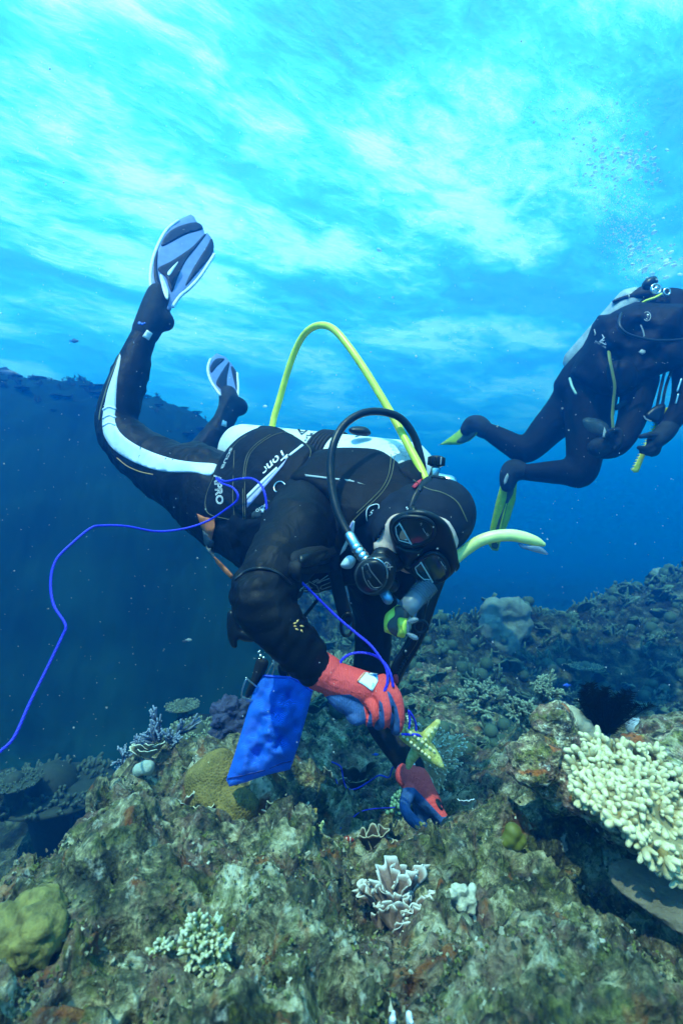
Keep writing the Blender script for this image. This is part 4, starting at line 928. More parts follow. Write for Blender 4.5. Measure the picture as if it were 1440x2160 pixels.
# ================================================================== MESH BAG AND CLIPS
M_BAG = N('blue_mesh'); _v = M_BAG.coord()
_w1 = M_BAG.n('ShaderNodeTexWave'); _w1.bands_direction = 'Z'; _w1.inputs['Scale'].default_value = 150; _w1.inputs['Distortion'].default_value = .6; M_BAG.l(_v, _w1.inputs[0])
_w2 = M_BAG.n('ShaderNodeTexWave'); _w2.bands_direction = 'X'; _w2.inputs['Scale'].default_value = 150; _w2.inputs['Distortion'].default_value = .6; M_BAG.l(_v, _w2.inputs[0])
_mx = M_BAG.math('MAXIMUM', _w1.outputs['Fac'], M_BAG.math('MULTIPLY', _w2.outputs['Fac'], .8))
_c = M_BAG.mix(M_BAG.ramp(_mx, [(.25, 0.), (.8, 1.)]), (.006, .07, .62), (.015, .20, 1.0))
_p = M_BAG.bsdf(_c, .5, M_BAG.bump(_mx, .6, .002), .4)
M_BAG.b.inputs['Emission Strength'].default_value = 0
_tp = M_BAG.n('ShaderNodeBsdfTransparent'); _tl = M_BAG.n('ShaderNodeBsdfTranslucent'); M_BAG.l(_c, _tl.inputs[0])
_m0 = M_BAG.n('ShaderNodeMixShader'); _m0.inputs[0].default_value = .15; M_BAG.l(M_BAG.b.outputs[0], _m0.inputs[1]); M_BAG.l(_tl.outputs[0], _m0.inputs[2])
_m1 = M_BAG.n('ShaderNodeMixShader'); M_BAG.l(M_BAG.ramp(_mx, [(.30, .38), (.70, .03)]), _m1.inputs[0]); M_BAG.l(_m0.outputs[0], _m1.inputs[1]); M_BAG.l(_tp.outputs[0], _m1.inputs[2]); M_BAG.l(_m1.outputs[0], M_BAG.o.inputs[0]); M_BAG = M_BAG.m
bag = empty('mesh_bag', P(570, 1540, 1.06), 'blue mesh collecting bag hanging below the diver above the brown coral mound', 'mesh bag')
bg_, tbag = pillow('bag', [(549, 1420, 1.10), (580, 1424, 1.09), (620, 1428, 1.08), (660, 1456, 1.06), (648, 1505, 1.05), (630, 1570, 1.05), (612, 1624, 1.06), (560, 1636, 1.05), (520, 1650, 1.05), (484, 1660, 1.05), (477, 1645, 1.06), (492, 1600, 1.06), (515, 1525, 1.07), (535, 1455, 1.09)], M_BAG, bag, thick=.035, puff=.014, edge=.06, res=6, smooth=False, wobble=.034)
line_on('hem', [(549, 1424), (580, 1428), (620, 1432), (656, 1457)], tbag, .0030, plain('blue_tape', (.008, .06, .60), .6), bag, .001)
M_IN = plain('dark_contents', (.010, .018, .08), .7)
line_on('bottom_seam', [(480, 1643), (520, 1634), (560, 1624), (590, 1612), (614, 1606)], tbag, .0016, plain('dark_blue_tape', (.003, .02, .20), .6), bag, .0008)
for nm, pts in (('contents', [(560, 1500), (590, 1488), (622, 1490), (640, 1500), (628, 1550), (600, 1590), (580, 1580), (568, 1540)]), ('contents', [(600, 1585), (618, 1580), (612, 1612), (598, 1615)]), ('contents', [(545, 1428), (590, 1432), (588, 1462), (548, 1458)])):
    pillow(nm, pts, M_IN, bag, thick=.004, puff=.003, edge=.02, res=7, dfun=lambda a, b: tbag(a, b) + .014)
tube('wire_handle', [(536, 1478, 1.08), (517, 1473, 1.07), (509, 1467, 1.07), (513, 1448, 1.07), (519, 1434, 1.07)], .0021, M_SILVER, bag)
tube('wire_handle', [(519, 1430, 1.07), (530, 1440, 1.07), (543, 1450, 1.08)], .0019, M_SILVER, bag)
tube('wire_handle', [(512, 1470, 1.075), (514, 1476, 1.075), (524, 1479, 1.08), (536, 1478, 1.085)], .0019, M_SILVER, bag)
tube('wire_handle', [(563, 1422, 1.09), (570, 1408, 1.09), (575, 1400, 1.09)], .0021, M_SILVER, bag)
tube('wire_handle', [(574, 1424, 1.085), (579, 1404, 1.085), (576, 1394, 1.085)], .0021, M_SILVER, bag)
pillow('handle_grip', [(541, 1392, 1.09), (552, 1388, 1.09), (566, 1396, 1.09), (560, 1418, 1.09), (545, 1440, 1.09), (527, 1470, 1.09), (517, 1466, 1.09), (530, 1430, 1.09)], M_WEB, bag, thick=.02, puff=.010, edge=.014, res=5)
pillow('grey_connector', [(588, 1402, 1.11), (604, 1406, 1.11), (606, 1424, 1.11), (592, 1426, 1.11), (586, 1414, 1.11)], M_WEB, bag, thick=.012, puff=.006, edge=.01, res=4)
pillow('orange_toggle', [(609, 1416, 1.12), (622, 1414, 1.12), (636, 1424, 1.12), (630, 1430, 1.12), (606, 1428, 1.12)], plain('amber_plastic', (.80, .35, .03), .4), bag, thick=.012, puff=.006, edge=.008, res=4)
g = Geo()
for a, b, r in ((546, 1376, .004), (550, 1384, .005), (556, 1388, .004), (547, 1391, .004)): g.ball(P(a, b, 1.09), r, 8)
g.add(tube_geo([P(548, 1373, 1.09), P(547, 1390, 1.09), P(556, 1393, 1.09)], .0024, 6)); g.obj('bolt_snap', M_SILVER, bag)

# ================================================================== BLUE CORD
def rope_geo(pts, r):
    """three-strand twisted cord"""
    s = [Vector(p) for p in spline([tuple(P(*q)) for q in pts], step=.004)]; g = Geo(); L = 0; rows = [[], [], []]
    up = Vector((0, -1, 0))
    for i, p in enumerate(s):
        t = (s[min(i + 1, len(s) - 1)] - s[max(i - 1, 0)]).normalized(); up = (up - t * up.dot(t)).normalized(); b = t.cross(up)
        if i: L += (p - s[i - 1]).length
        for k in range(3):
            a = L * 2 * math.pi / (r * 9) + k * 2.0944; rows[k].append(p + (up * math.cos(a) + b * math.sin(a)) * r * .5)
    for k in range(3): g.add(tube_geo(rows[k], r * .62, 6))
    return g
M_CORD = plain('blue_cord', (.022, .024, .66), .45, .4)
tc = lambda a, b, o=.006: (a, b, min(top_body(a, b), tpk(a, b) if 425 < a < 640 and 900 < b < 1107 else 9) - o)
cord = rope_geo([(-25, 1610, .78), (0, 1586, .80), (30, 1555, .82), (62, 1485, .86), (98, 1412, .90), (130, 1345, .93), (138, 1318, .94), (113, 1275, .96), (107, 1225, .98), (118, 1182, 1.0), (150, 1148, 1.03), (190, 1115, 1.06), (215, 1109, 1.08), (265, 1110, 1.11), (330, 1121, 1.15), (390, 1115, 1.18), (440, 1098, 1.20),
                 (480, 1072, 1.175), (499, 1056, 1.165), (501, 1042, 1.165), (490, 1028, 1.18), (468, 1019, 1.21), (456, 1008, 1.23), (468, 1013, 1.21), (478, 1015, 1.195), (505, 1010, 1.17), (530, 1009, 1.14), (548, 1020, 1.12), (558, 1040, 1.10), (563, 1075, 1.09), (565, 1105, 1.06), (575, 1140, 1.01), (592, 1175, .975), (620, 1212, .955), (650, 1242, .955), (690, 1282, .96), (720, 1310, .955), (750, 1335, .945), (780, 1360, .92), (803, 1390, .905), (815, 1412, .895), (817, 1440, .885), (808, 1462, .882), (799, 1474, .884)], .0028)
tag(cord.obj('cord', M_CORD), 'long blue twisted cord trailing from the gloved hand past the vest into open water', 'cord')
cord = rope_geo([(716, 1400, .93), (725, 1388, .945), (742, 1379, .95), (765, 1377, .945), (790, 1383, .93), (812, 1400, .90), (824, 1425, .885), (829, 1448, .88)], .0027)
tag(cord.obj('cord', M_CORD), 'short blue cord loop arching over the red glove with a white label', 'cord')

# ================================================================== KNOBBLY SEA STAR
M_STAR = N('sea_star_skin'); _v = M_STAR.coord()
_c = M_STAR.ramp(M_STAR.noise(_v, 70, 5, .7), [(.3, (.17, .16, .035)), (.5, (.48, .45, .12)), (.7, (.70, .66, .36))])
_c = M_STAR.mix(M_STAR.ramp(M_STAR.noise(_v, 40, 3, .6), [(.6, 0.), (.7, .8)]), _c, (.75, .72, .60)); M_STAR.bsdf(_c, .7, M_STAR.bump(M_STAR.noise(_v, 160, 4), .7, .004), .3); M_STAR = M_STAR.m
star = empty('sea_star', P(885, 1572, .93), 'yellow green knobbly sea star dangling on blue cord from the gloved fingers', 'sea star')
g = Geo()
for l in ([(888, 1568, .93, .017), (905, 1588, .925, .016), (922, 1606, .915, .0105), (934, 1619, .91, .004)], [(888, 1568, .93, .016), (900, 1554, .93, .0125), (911, 1540, .93, .010), (923, 1523, .93, .006)],
          [(888, 1568, .93, .017), (872, 1559, .92, .0165), (855, 1547, .91, .015), (840, 1534, .90, .010)], [(886, 1572, .935, .012), (874, 1590, .94, .011), (865, 1605, .945, .009), (861, 1618, .95, .006)]):
    chain(g, l)
me = remeshed(g, .0028, 3); link('arms', me, M_STAR, star); tst = ray_top([me], .93)
M_PLATE = plain('pale_plates', (.62, .58, .34), .6, var=.3, vs=200)
def plates(line, off, n, sz):
    for k in range(n):
        t = k / (n - 1); a = line[0][0] + (line[1][0] - line[0][0]) * t + off[0]; b = line[0][1] + (line[1][1] - line[0][1]) * t + off[1]
        an = math.atan2(-(line[1][1] - line[0][1]), line[1][0] - line[0][0]); d = tst(a, b)
        g = Geo(); g.box(P(a, b, d - .001), sz, .0035, sz * .85, rot=Matrix.Rotation(-an, 3, 'Y'), bev=.3); g.obj('plate', M_PLATE, star)
plates(((846, 1538), (912, 1590)), (3, -5), 9, .0028); plates(((846, 1543), (908, 1594)), (-3, 4), 9, .0028); plates(((897, 1560), (916, 1536)), (0, 0), 4, .0022)
cg = rope_geo([(836, 1548, .892), (850, 1549, .893), (870, 1550, .90), (884, 1552, .912), (889, 1558, .918)], .0026); cg.add(((rope_geo([(862, 1537, .90), (864, 1520, .90), (861, 1499, .90), (868, 1508, .90), (876, 1525, .91), (877, 1541, .914)], .0022)).V, (rope_geo([(862, 1537, .90), (864, 1520, .90), (861, 1499, .90), (868, 1508, .90), (876, 1525, .91), (877, 1541, .914)], .0022)).F))
tag(cg.obj('cord', M_CORD), 'thin blue cord knotted round the yellow sea star', 'cord')

# ================================================================== THE SECOND DIVER
p2 = empty('person', P(1280, 800, 2.4), 'diver swimming off in dark suit with yellow green fins, beyond the snorkel', 'person')
g = Geo()
chain(g, [(1225, 815, 2.45, .135), (1265, 780, 2.42, .15), (1320, 735, 2.38, .17), (1380, 700, 2.34, .18), (1430, 670, 2.30, .165), (1470, 645, 2.27, .09), (1490, 625, 2.25, .08)])
g.ball(P(1500, 615, 2.24), (.10, .11, .12), 16)
chain(g, [(1225, 825, 2.48, .125), (1195, 865, 2.52, .112), (1155, 905, 2.55, .092), (1110, 950, 2.56, .070), (1080, 938, 2.60, .066), (1045, 918, 2.66, .055), (1020, 906, 2.70, .044), (1000, 900, 2.72, .042)])
chain(g, [(1245, 835, 2.38, .125), (1240, 890, 2.36, .108), (1234, 945, 2.34, .090), (1226, 998, 2.32, .070), (1195, 996, 2.36, .066), (1150, 996, 2.42, .056), (1110, 996, 2.47, .045), (1085, 994, 2.5, .042), (1074, 1002, 2.50, .036)])
chain(g, [(1440, 690, 2.2, .10), (1452, 780, 2.12, .068), (1440, 850, 2.1, .052), (1412, 895, 2.1, .042), (1390, 925, 2.1, .034)])
chain(g, [(1350, 800, 2.2, .08), (1330, 890, 2.16, .06), (1300, 940, 2.14, .05), (1262, 945, 2.14, .046), (1285, 925, 2.12, .04)])
me2b = remeshed(g, .013, 4); set_attr(me2b, lambda co: np.zeros(len(co)))
body2 = link('body', me2b, M_SUIT, p2); tb2_ = ray_top([me2b], 2.3)
def hand2(limbs, name='glove'):
    g = Geo()
    for l in limbs: chain(g, l, 5)
    return link(name, remeshed(g, .005, 3), M_BOOT, p2)
hand2([[(1412, 898, 2.10, .040), (1398, 915, 2.09, .042), (1382, 930, 2.08, .036)], [(1384, 918, 2.07, .018), (1366, 918, 2.05, .013), (1350, 921, 2.05, .010)], [(1378, 932, 2.08, .018), (1362, 945, 2.05, .012), (1347, 944, 2.04, .010)],
       [(1382, 938, 2.09, .018), (1370, 952, 2.06, .012), (1352, 953, 2.05, .010)], [(1386, 942, 2.10, .018), (1378, 957, 2.09, .012), (1362, 956, 2.08, .010)], [(1388, 938, 2.11, .016), (1385, 955, 2.11, .011), (1374, 960, 2.11, .009)]])
hand2([[(1262, 944, 2.13, .046), (1280, 938, 2.12, .042), (1296, 925, 2.11, .036)], [(1288, 912, 2.08, .018), (1303, 908, 2.06, .014), (1308, 918, 2.06, .012)], [(1292, 920, 2.08, .018), (1306, 918, 2.06, .014), (1308, 928, 2.06, .012)], [(1292, 930, 2.08, .018), (1305, 930, 2.06, .013), (1304, 938, 2.06, .011)], [(1290, 938, 2.09, .017), (1301, 939, 2.07, .012), (1296, 946, 2.07, .010)], [(1282, 918, 2.07, .016), (1290, 908, 2.05, .012), (1299, 906, 2.05, .010)]])
g = Geo(); chain(g, [(1022, 907, 2.69, .052), (1008, 897, 2.71, .058), (995, 895, 2.73, .050), (985, 905, 2.74, .042)]); link('boot', remeshed(g, .010, 4), M_BOOT, p2)
g = Geo(); chain(g, [(1098, 994, 2.48, .050), (1082, 990, 2.5, .056), (1074, 1002, 2.5, .052), (1070, 1022, 2.5, .042)]); link('boot', remeshed(g, .010, 4), M_BOOT, p2)
M_FINY = plain('yellow_green_fin', (.40, .56, .02), .4, .4); M_FIND2 = plain('dark_fin_web', (.03, .05, .03), .45)
f, tf = pillow('fin', [(1004, 885), (985, 893), (962, 912), (938, 930), (926, 938), (945, 938), (968, 938), (990, 930), (1004, 918), (1010, 905)], M_FINY, p2, thick=.02, puff=.006, edge=.02, res=5, dfun=plane_d((1005, 900, 2.68), (930, 937, 2.95), (985, 930, 2.74)), smooth=False)
decal('dark_web', [(1004, 890), (990, 900), (975, 918), (962, 932), (975, 934), (992, 926), (1004, 912)], tf, M_FIND2, f, .003, .002, 4, True)
f, tf = pillow('fin', [(1064, 998), (1056, 1020), (1045, 1060), (1034, 1110), (1029, 1148), (1038, 1161), (1050, 1162), (1056, 1140), (1075, 1095), (1087, 1055), (1090, 1020), (1083, 1003)], M_FINY, p2, thick=.02, puff=.006, edge=.02, res=6, dfun=plane_d((1070, 1000, 2.48), (1040, 1155, 2.62), (1082, 1060, 2.54)), smooth=False)
decal('dark_web', [(1070, 1010), (1068, 1050), (1058, 1080), (1050, 1100), (1036, 1150), (1049, 1157), (1052, 1140), (1056, 1120), (1066, 1080), (1072, 1060), (1082, 1040), (1083, 1012)], tf, M_FIND2, f, .003, .002, 5, True)
decal('fin_rib', [(1066, 1062), (1069, 1062), (1058, 1110), (1050, 1148), (1047, 1146), (1054, 1108)], tf, M_FINY, f, .006, .002, 4)
decal('heel_buckle', [(1066, 1004), (1070, 998), (1073, 1004), (1068, 1018), (1063, 1022), (1062, 1014)], lambda a, b: 2.45, M_GREY, f, 0, .004, 3)

v2 = empty('buoyancy_vest', P(1300, 730, 2.3), 'bulky dark vest with small triangle print worn by the diver with yellow green fins', 'dive vest')
vb, tvb = pillow('vest_shell', [(1200, 792, 2.34), (1212, 760, 2.34), (1238, 712, 2.30), (1248, 685, 2.28), (1262, 665, 2.26), (1285, 662, 2.22), (1310, 648, 2.20), (1340, 636, 2.17), (1400, 640, 2.1), (1450, 640, 2.05), (1450, 770, 2.08), (1420, 780, 2.10), (1392, 790, 2.12), (1380, 800, 2.12), (1365, 800, 2.13), (1340, 825, 2.15), (1312, 838, 2.17), (1290, 835, 2.2), (1258, 830, 2.24), (1225, 812, 2.3)], M_VEST, v2, thick=.10, puff=.06, edge=.12, res=11, wobble=.03, smooth=False)
pillow('pocket', [(1280, 770, 2.14), (1325, 760, 2.10), (1345, 790, 2.10), (1330, 825, 2.12), (1290, 828, 2.14)], M_VEST, v2, thick=.02, puff=.03, edge=.04, res=9)
line_on('emblem', [(1364 + 7.5 * math.cos(t), 667 + 9.5 * math.sin(t)) for t in np.linspace(0, 6.28, 16)[:-1]], tvb, .0016, M_GREY, vb, .004, closed=True)
lettering('lettering', 'S', (1360, 673), (13, -1), (1, -15), tvb, M_WHITE, vb, .004, bold=.015, shear=.2)
line_on('triangle_print', [(1264, 720), (1276, 711), (1278, 727)], tvb, .0022, M_WHITE, vb, .003, closed=True, smooth=False)
line_on('triangle_print', [(1268, 719), (1283, 715)], tvb, .0018, M_WHITE, vb, .003, smooth=False); line_on('triangle_print', [(1270, 706), (1273, 712)], tvb, .0018, M_WHITE, vb, .003, smooth=False)
lettering('lettering', 'REEF LAB', (1254, 720), (5.6, 3.6), (2.5, -4), tvb, M_GREY, vb, .004)
for pts in ([(1253, 695), (1255, 703), (1254, 706)], [(1351, 686), (1357, 702), (1359, 724)]): line_on('piping', pts, tvb, .0028, M_GREY, vb, .002)
decal('white_clip', [(1346, 742), (1355, 735), (1360, 734), (1361, 744), (1354, 748)], tvb, M_GREY, vb, .006, .01, 4)
tube('hem_edge', [(1201, 798, 2.28), (1206, 815, 2.24), (1214, 830, 2.22)], .0055, plain('pale_green_strap', (.30, .50, .40), .5), v2)
tube('black_hose', [(1310, 662, 2.05), (1306, 685, 2.02), (1325, 705, 2.0), (1380, 718, 2.0), (1440, 716, 2.0)], .006, M_RUBBER, v2)
tube('strap_end', [(1300, 860, 2.15), (1312, 852, 2.14), (1318, 848, 2.14)], .012, M_WEB, v2, squash=((0, -1, 0), .5))
tank2 = empty('scuba_tank', P(1260, 720, 2.5), 'pale tank on the back of the diver swimming off, black band across it', 'scuba tank')
A2, B2 = P(1222, 770, 2.52), P(1340, 640, 2.36); ax2 = (B2 - A2).normalized(); L2_ = (B2 - A2).length
g = Geo(); g.add(tube_geo([A2 + ax2 * t for t in (-.06, -.055, -.04, -.015, 0, L2_ * .5, L2_, L2_ + .02, L2_ + .05, L2_ + .07)], [.02, .05, .075, .09, .095, .095, .095, .088, .06, .02], 28, cap=False)); g.obj('cylinder', plain('dull_tank_paint', (.30, .36, .38), .45, var=.3, vs=20), tank2)
pillow('band', [(1290, 636, 2.34), (1298, 630, 2.34), (1330, 618, 2.30), (1350, 604, 2.28), (1372, 604, 2.26), (1390, 618, 2.25), (1360, 628, 2.26), (1320, 630, 2.3), (1296, 638, 2.34)], M_WEB, tank2, thick=.05, puff=.012, edge=.03, res=6)
tube('knob', [(1366, 600, 2.2), (1374, 594, 2.2)], .026, M_RUBBER, tank2)
for c, r in (((1383, 609), .024), ((1406, 615), .016)):
    g = Geo(); g.add(tube_geo([P(c[0] + r * 420 * math.cos(t), c[1] + r * 430 * math.sin(t), 2.16) for t in np.linspace(0, 6.28, 18)[:-1]], .0042, 8, closed=True)); g.obj('valve_ring', M_SILVER, tank2)
g = Geo(); g.ball(P(1383, 610, 2.18), .014, 10); g.add(tube_geo([P(1376, 612, 2.18), P(1396, 622, 2.18)], .009, 8)); g.obj('valve', M_SILVER, tank2)
h2 = tube('air_hose', [(1394, 620, 2.14), (1380, 628, 2.14), (1362, 634, 2.16), (1340, 648, 2.20), (1315, 660, 2.22), (1298, 668, 2.22), (1290, 674, 2.26)], .0055, M_YELLOW); tag(h2, 'yellow hose running from the tank valve of the diver with yellow green fins', 'hose')
h3 = tube('measuring_tape', [(1284, 742, 2.11), (1286, 760, 2.06), (1292, 790, 2.05), (1296, 815, 2.05), (1293, 850, 2.06), (1291, 880, 2.06), (1293, 905, 2.06)], .0085, plain('olive_yellow_web', (.16, .18, .03), .6), squash=((0, -1, 0), .4)); tag(h3, 'olive yellow strap running down into the fist of the farther diver', 'strap')
# jar held low beside the thigh
jar = empty('sample_jar', P(1262, 905, 2.1), 'clear plastic bag with pale tip beside the farther diver\'s thigh', 'sample bag')
M_DIM = N('dim_clear'); M_DIM.bsdf((.05, .08, .08), .3, None, .4, Alpha=.45); M_DIM = M_DIM.m
pillow('pouch', [(1228, 888, 2.14), (1240, 880, 2.14), (1268, 886, 2.12), (1284, 900, 2.10), (1282, 920, 2.10), (1262, 915, 2.12), (1238, 908, 2.14)], M_DIM, jar, thick=.03, puff=.02, edge=.03, res=5)
decal('pale_tip', [(1274, 900), (1279, 912), (1284, 922), (1270, 922), (1272, 910)], lambda a, b: 2.07, M_GREY, jar, 0, .012, 4)
# yellow comb shaped tool held in the hand
comb = empty('toothed_tool', P(1380, 925, 2.12), 'yellow toothed stick held in the dark gloved hand of the farther diver', 'tool')
edge_pts = []
for k in range(22):
    t = k / 21; a = (1396 - 60 * t, 862 + 124 * t); edge_pts += [(a[0], a[1]), (a[0] - 7, a[1] + 2), (a[0] - 1, a[1] + 3.4)]
pillow('stick', edge_pts + [(1330, 990), (1336, 997), (1346, 996), (1358, 966), (1378, 930), (1396, 896), (1412, 868), (1410, 858)], plain('yellow_plastic', (.55, .60, .04), .4), comb, thick=.012, puff=.003, edge=.006, res=3.2, smooth=False, dfun=plane_d((1400, 860, 2.13), (1335, 990, 2.13), (1410, 900, 2.14)))
slate = empty('gauge_console', P(1390, 870, 2.1), 'black gauge console hung on two thin straps above the yellow toothed stick', 'gauge')
pillow('console', [(1360, 880, 2.1), (1366, 868, 2.1), (1384, 855, 2.1), (1402, 852, 2.1), (1400, 872, 2.1), (1392, 892, 2.1), (1376, 890, 2.1)], M_RUBBER, slate, thick=.03, puff=.012, edge=.015, res=5)
line_on('clear_edge', [(1358, 878), (1362, 884), (1372, 888)], lambda a, b: 2.08, .003, M_GREY, slate)
tube('strap', [(1406, 765, 2.1), (1396, 805, 2.1), (1385, 856, 2.1)], .006, M_WEB, slate); tube('strap', [(1418, 775, 2.1), (1404, 815, 2.1), (1396, 856, 2.1)], .006, M_WEB, slate)
tube('steel_clip', [(1436, 800, 2.05), (1432, 812, 2.05), (1428, 824, 2.05)], .004, M_SILVER, slate); tube('steel_clip', [(1430, 832, 2.05), (1425, 850, 2.05)], .0035, M_SILVER, slate)

# ================================================================== CORALS
def tip_mat(name, base, tip, rough=.75, lo=.35, hi=.95, bump=(240, .5, .003), vs=70):
    m = N(name); at = m.n('ShaderNodeAttribute'); at.attribute_name = 'tip'; v = m.coord(); n = m.noise(v, vs, 4, .65)
    b = m.mix(m.ramp(n, [(.3, 0.), (.7, 1.)]), tuple(x * .7 for x in base), tuple(min(1, x * 1.25) for x in base))
    m.bsdf(m.mix(m.ramp(at.outputs['Fac'], [(lo, 0.), (hi, 1.)]), b, tip), rough, m.bump(m.math('ADD', n, m.noise(v, bump[0], 3, .6)), bump[1], bump[2]), .25); return m.m
def finger(g, base, d, L, r, knobs=0, seg=7, t0=.0):
    """one branch with rounded pale end and side knobs"""
    d = d.normalized(); n = 5; bend = Vector(rng.normal(0, .12, 3)); pts, rad, at = [], [], []
    for i in range(n + 1):
        t = i / n; pts.append(base + d * L * t + bend * L * t * t); rad.append(r * (1.08 - .25 * t))
    V, Fc = tube_geo(pts, rad, seg); k = len(V) // seg
    a = [max(0, min(1, t0 + (1 - t0) * ((i // seg) - 3) / (k - 6))) if k > 6 else 0 for i in range(len(V))]
    g.add((V, Fc), a)
    for _ in range(knobs):
        t = rng.uniform(.25, .85); o = d.orthogonal().normalized(); o.rotate(Matrix.Rotation(rng.uniform(0, 6.28), 3, d))
        dd = (o + d * .8).normalized(); q = base + d * L * t + bend * L * t * t + o * r * .5; rl = r * rng.uniform(.55, .75)
        V, Fc = tube_geo([q, q + dd * r * 1.1, q + dd * r * 1.7], [rl, rl * .95, rl * .8], 6); kk = len(V) // 6
        g.add((V, Fc), [max(0, min(1, t + .45 * ((i // 6) - 2) / (kk - 4))) for i in range(len(V))])
def bush(g, base, up, H, n, r, spread=.8, levels=2, seg=6, flat=None):
    """branching coral"""
    def grow(p, d, L, r, lv):
        finger(g, p, d, L, r, 1 if lv == 0 else 0, seg, .75 if lv == 0 else 0)
        if lv > 0:
            for k in range(rng.integers(3, 5)):
                q = p + d * L * rng.uniform(.45, .98); dd = d + Vector(rng.normal(0, spread * .6, 3))
                if flat is not None: dd -= flat * dd.dot(flat) * .8
                grow(q, dd.normalized(), L * rng.uniform(.5, .72), r * .78, lv - 1)
    for _ in range(n):
        d = Vector(up) + Vector(rng.normal(0, spread, 3))
        if flat is not None: d -= flat * d.dot(flat) * .85
        grow(Vector(base) + Vector(rng.normal(0, H * .07, 3)), d.normalized(), H * rng.uniform(.38, .5), r, levels)
def mound(name, pts, mat, parent=None, voxel=.006, bump=(30, .006), seedz=0., smooth=3):
    """massive coral or boulder from overlapping balls (px, py, d, r[, flat]) with a lumpy skin"""
    g = Geo()
    for p in pts: g.ball(P(*p[:3]), (p[3], p[3], p[3] * (p[4] if len(p) > 4 else 1)), 18)
    me = remeshed(g, voxel, smooth); n = len(me.vertices)
    co = np.zeros(n * 3); no = np.zeros(n * 3); me.vertices.foreach_get('co', co); me.vertices.foreach_get('normal', no); co = co.reshape(-1, 3); no = no.reshape(-1, 3)
    s, a = bump; d = fbm(co[:, 0] * s, co[:, 1] * s, co[:, 2] * s + seedz, 4) * a
    me.vertices.foreach_set('co', (co + no * d[:, None]).ravel()); me.update()
    return link(name, me, mat, parent)
def leaf(g, base, up, out, H, W, curl=.6, ruff=.12, thick=.0022, n=(12, 18), fan=1.0, freq=3):
    """one upright ruffled plate; its rim is marked in the tip attribute"""
    up = Vector(up).normalized(); out = (Vector(out) - up * Vector(out).dot(up)).normalized(); side = up.cross(out); ph = rng.uniform(0, 6.28); ph2 = rng.uniform(0, 6.28)
    nr, nc = n; Vf, Vb, A = [], [], []
    for i in range(nr + 1):
        t = i / nr
        for j in range(nc + 1):
            s = 2 * j / nc - 1
            w = W * (.22 + .78 * min(1, t * 1.5) ** .7) * fan; ang = s * curl * 1.6
            edge = 1 - .25 * abs(s) ** 3 + .10 * math.sin(s * 4.2 + ph) * t + .035 * math.sin(s * 11 + ph2) * t
            p = up * H * t * edge
            rr = w / max(curl * 1.6, .05)
            p = p + side * rr * math.sin(ang) + out * (rr * (1 - math.cos(ang)) * -1 + H * .35 * t * t + ruff * H * t * math.sin(s * freq * 2.2 + ph))
            nn = (out * math.cos(ang) + side * math.sin(ang))
            Vf.append(Vector(base) + p); Vb.append(Vector(base) + p - nn * thick)
            A.append(max(max(0, (t - .55) / .45) ** 2, max(0, (abs(s) - .86) * 6) * min(1, t * 2)) + rng.normal(0, .05))
    b = len(Vf); Fc = []; W_ = nc + 1
    for i in range(nr):
        for j in range(nc):
            q = (i * W_ + j, i * W_ + j + 1, (i + 1) * W_ + j + 1, (i + 1) * W_ + j); Fc.append(q); Fc.append(tuple(k + b for k in q[::-1]))
    rim = [i * W_ for i in range(nr + 1)] + [nr * W_ + j for j in range(1, nc + 1)] + [i * W_ + nc for i in range(nr - 1, -1, -1)]
    for a, c in zip(rim[:-1], rim[1:]): Fc.append((a, c, c + b, a + b))
    g.add((Vf + Vb, Fc), A + A)
def tube_cup(g, base, up, H, r0, r1, thick=.002, seg=18, dent=.1):
    """vase shaped coral or sponge"""
    up = Vector(up).normalized(); o = up.orthogonal().normalized(); s = up.cross(o); V, A = [], []; ph = rng.uniform(0, 6.28)
    prof = [(t, r0 + (r1 - r0) * t ** 1.4, 1 if t > .93 else 0) for t in np.linspace(0, 1, 9)] + [(t, (r0 + (r1 - r0) * t ** 1.4) - thick, 1 if t > .93 else .1) for t in np.linspace(1, .15, 8)]
    for t, r, a in prof:
        for j in range(seg):
            c = 2 * math.pi * j / seg; k = 1 + dent * t * math.sin(3 * c + ph)
            V.append(Vector(base) + up * H * t * (1 + .08 * t * math.sin(2 * c + ph)) + (o * math.cos(c) + s * math.sin(c)) * r * k); A.append(a)
    Fc = []
    for i in range(len(prof) - 1):
        for j in range(seg): Fc.append((i * seg + j, i * seg + (j + 1) % seg, (i + 1) * seg + (j + 1) % seg, (i + 1) * seg + j))
    Fc.append(tuple(range(seg))[::-1]); Fc.append(tuple((len(prof) - 1) * seg + j for j in range(seg)))
    g.add((V, Fc), A)
def scatter_poly(poly, md, tries=6000):
    f = sdist(poly); xs = [p[0] for p in poly]; ys = [p[1] for p in poly]; o = []
    for _ in range(tries):
        q = (rng.uniform(min(xs), max(xs)), rng.uniform(min(ys), max(ys)))
        if all((q[0] - a) ** 2 + (q[1] - b) ** 2 > md * md for a, b in o): o.append(q)
    v = f(np.array([q[0] for q in o]), np.array([q[1] for q in o])); return [(q, d) for q, d in zip(o, v) if d > 0]
def coral(o, label, cat='coral', group=None): return tag(o, label, cat, group)

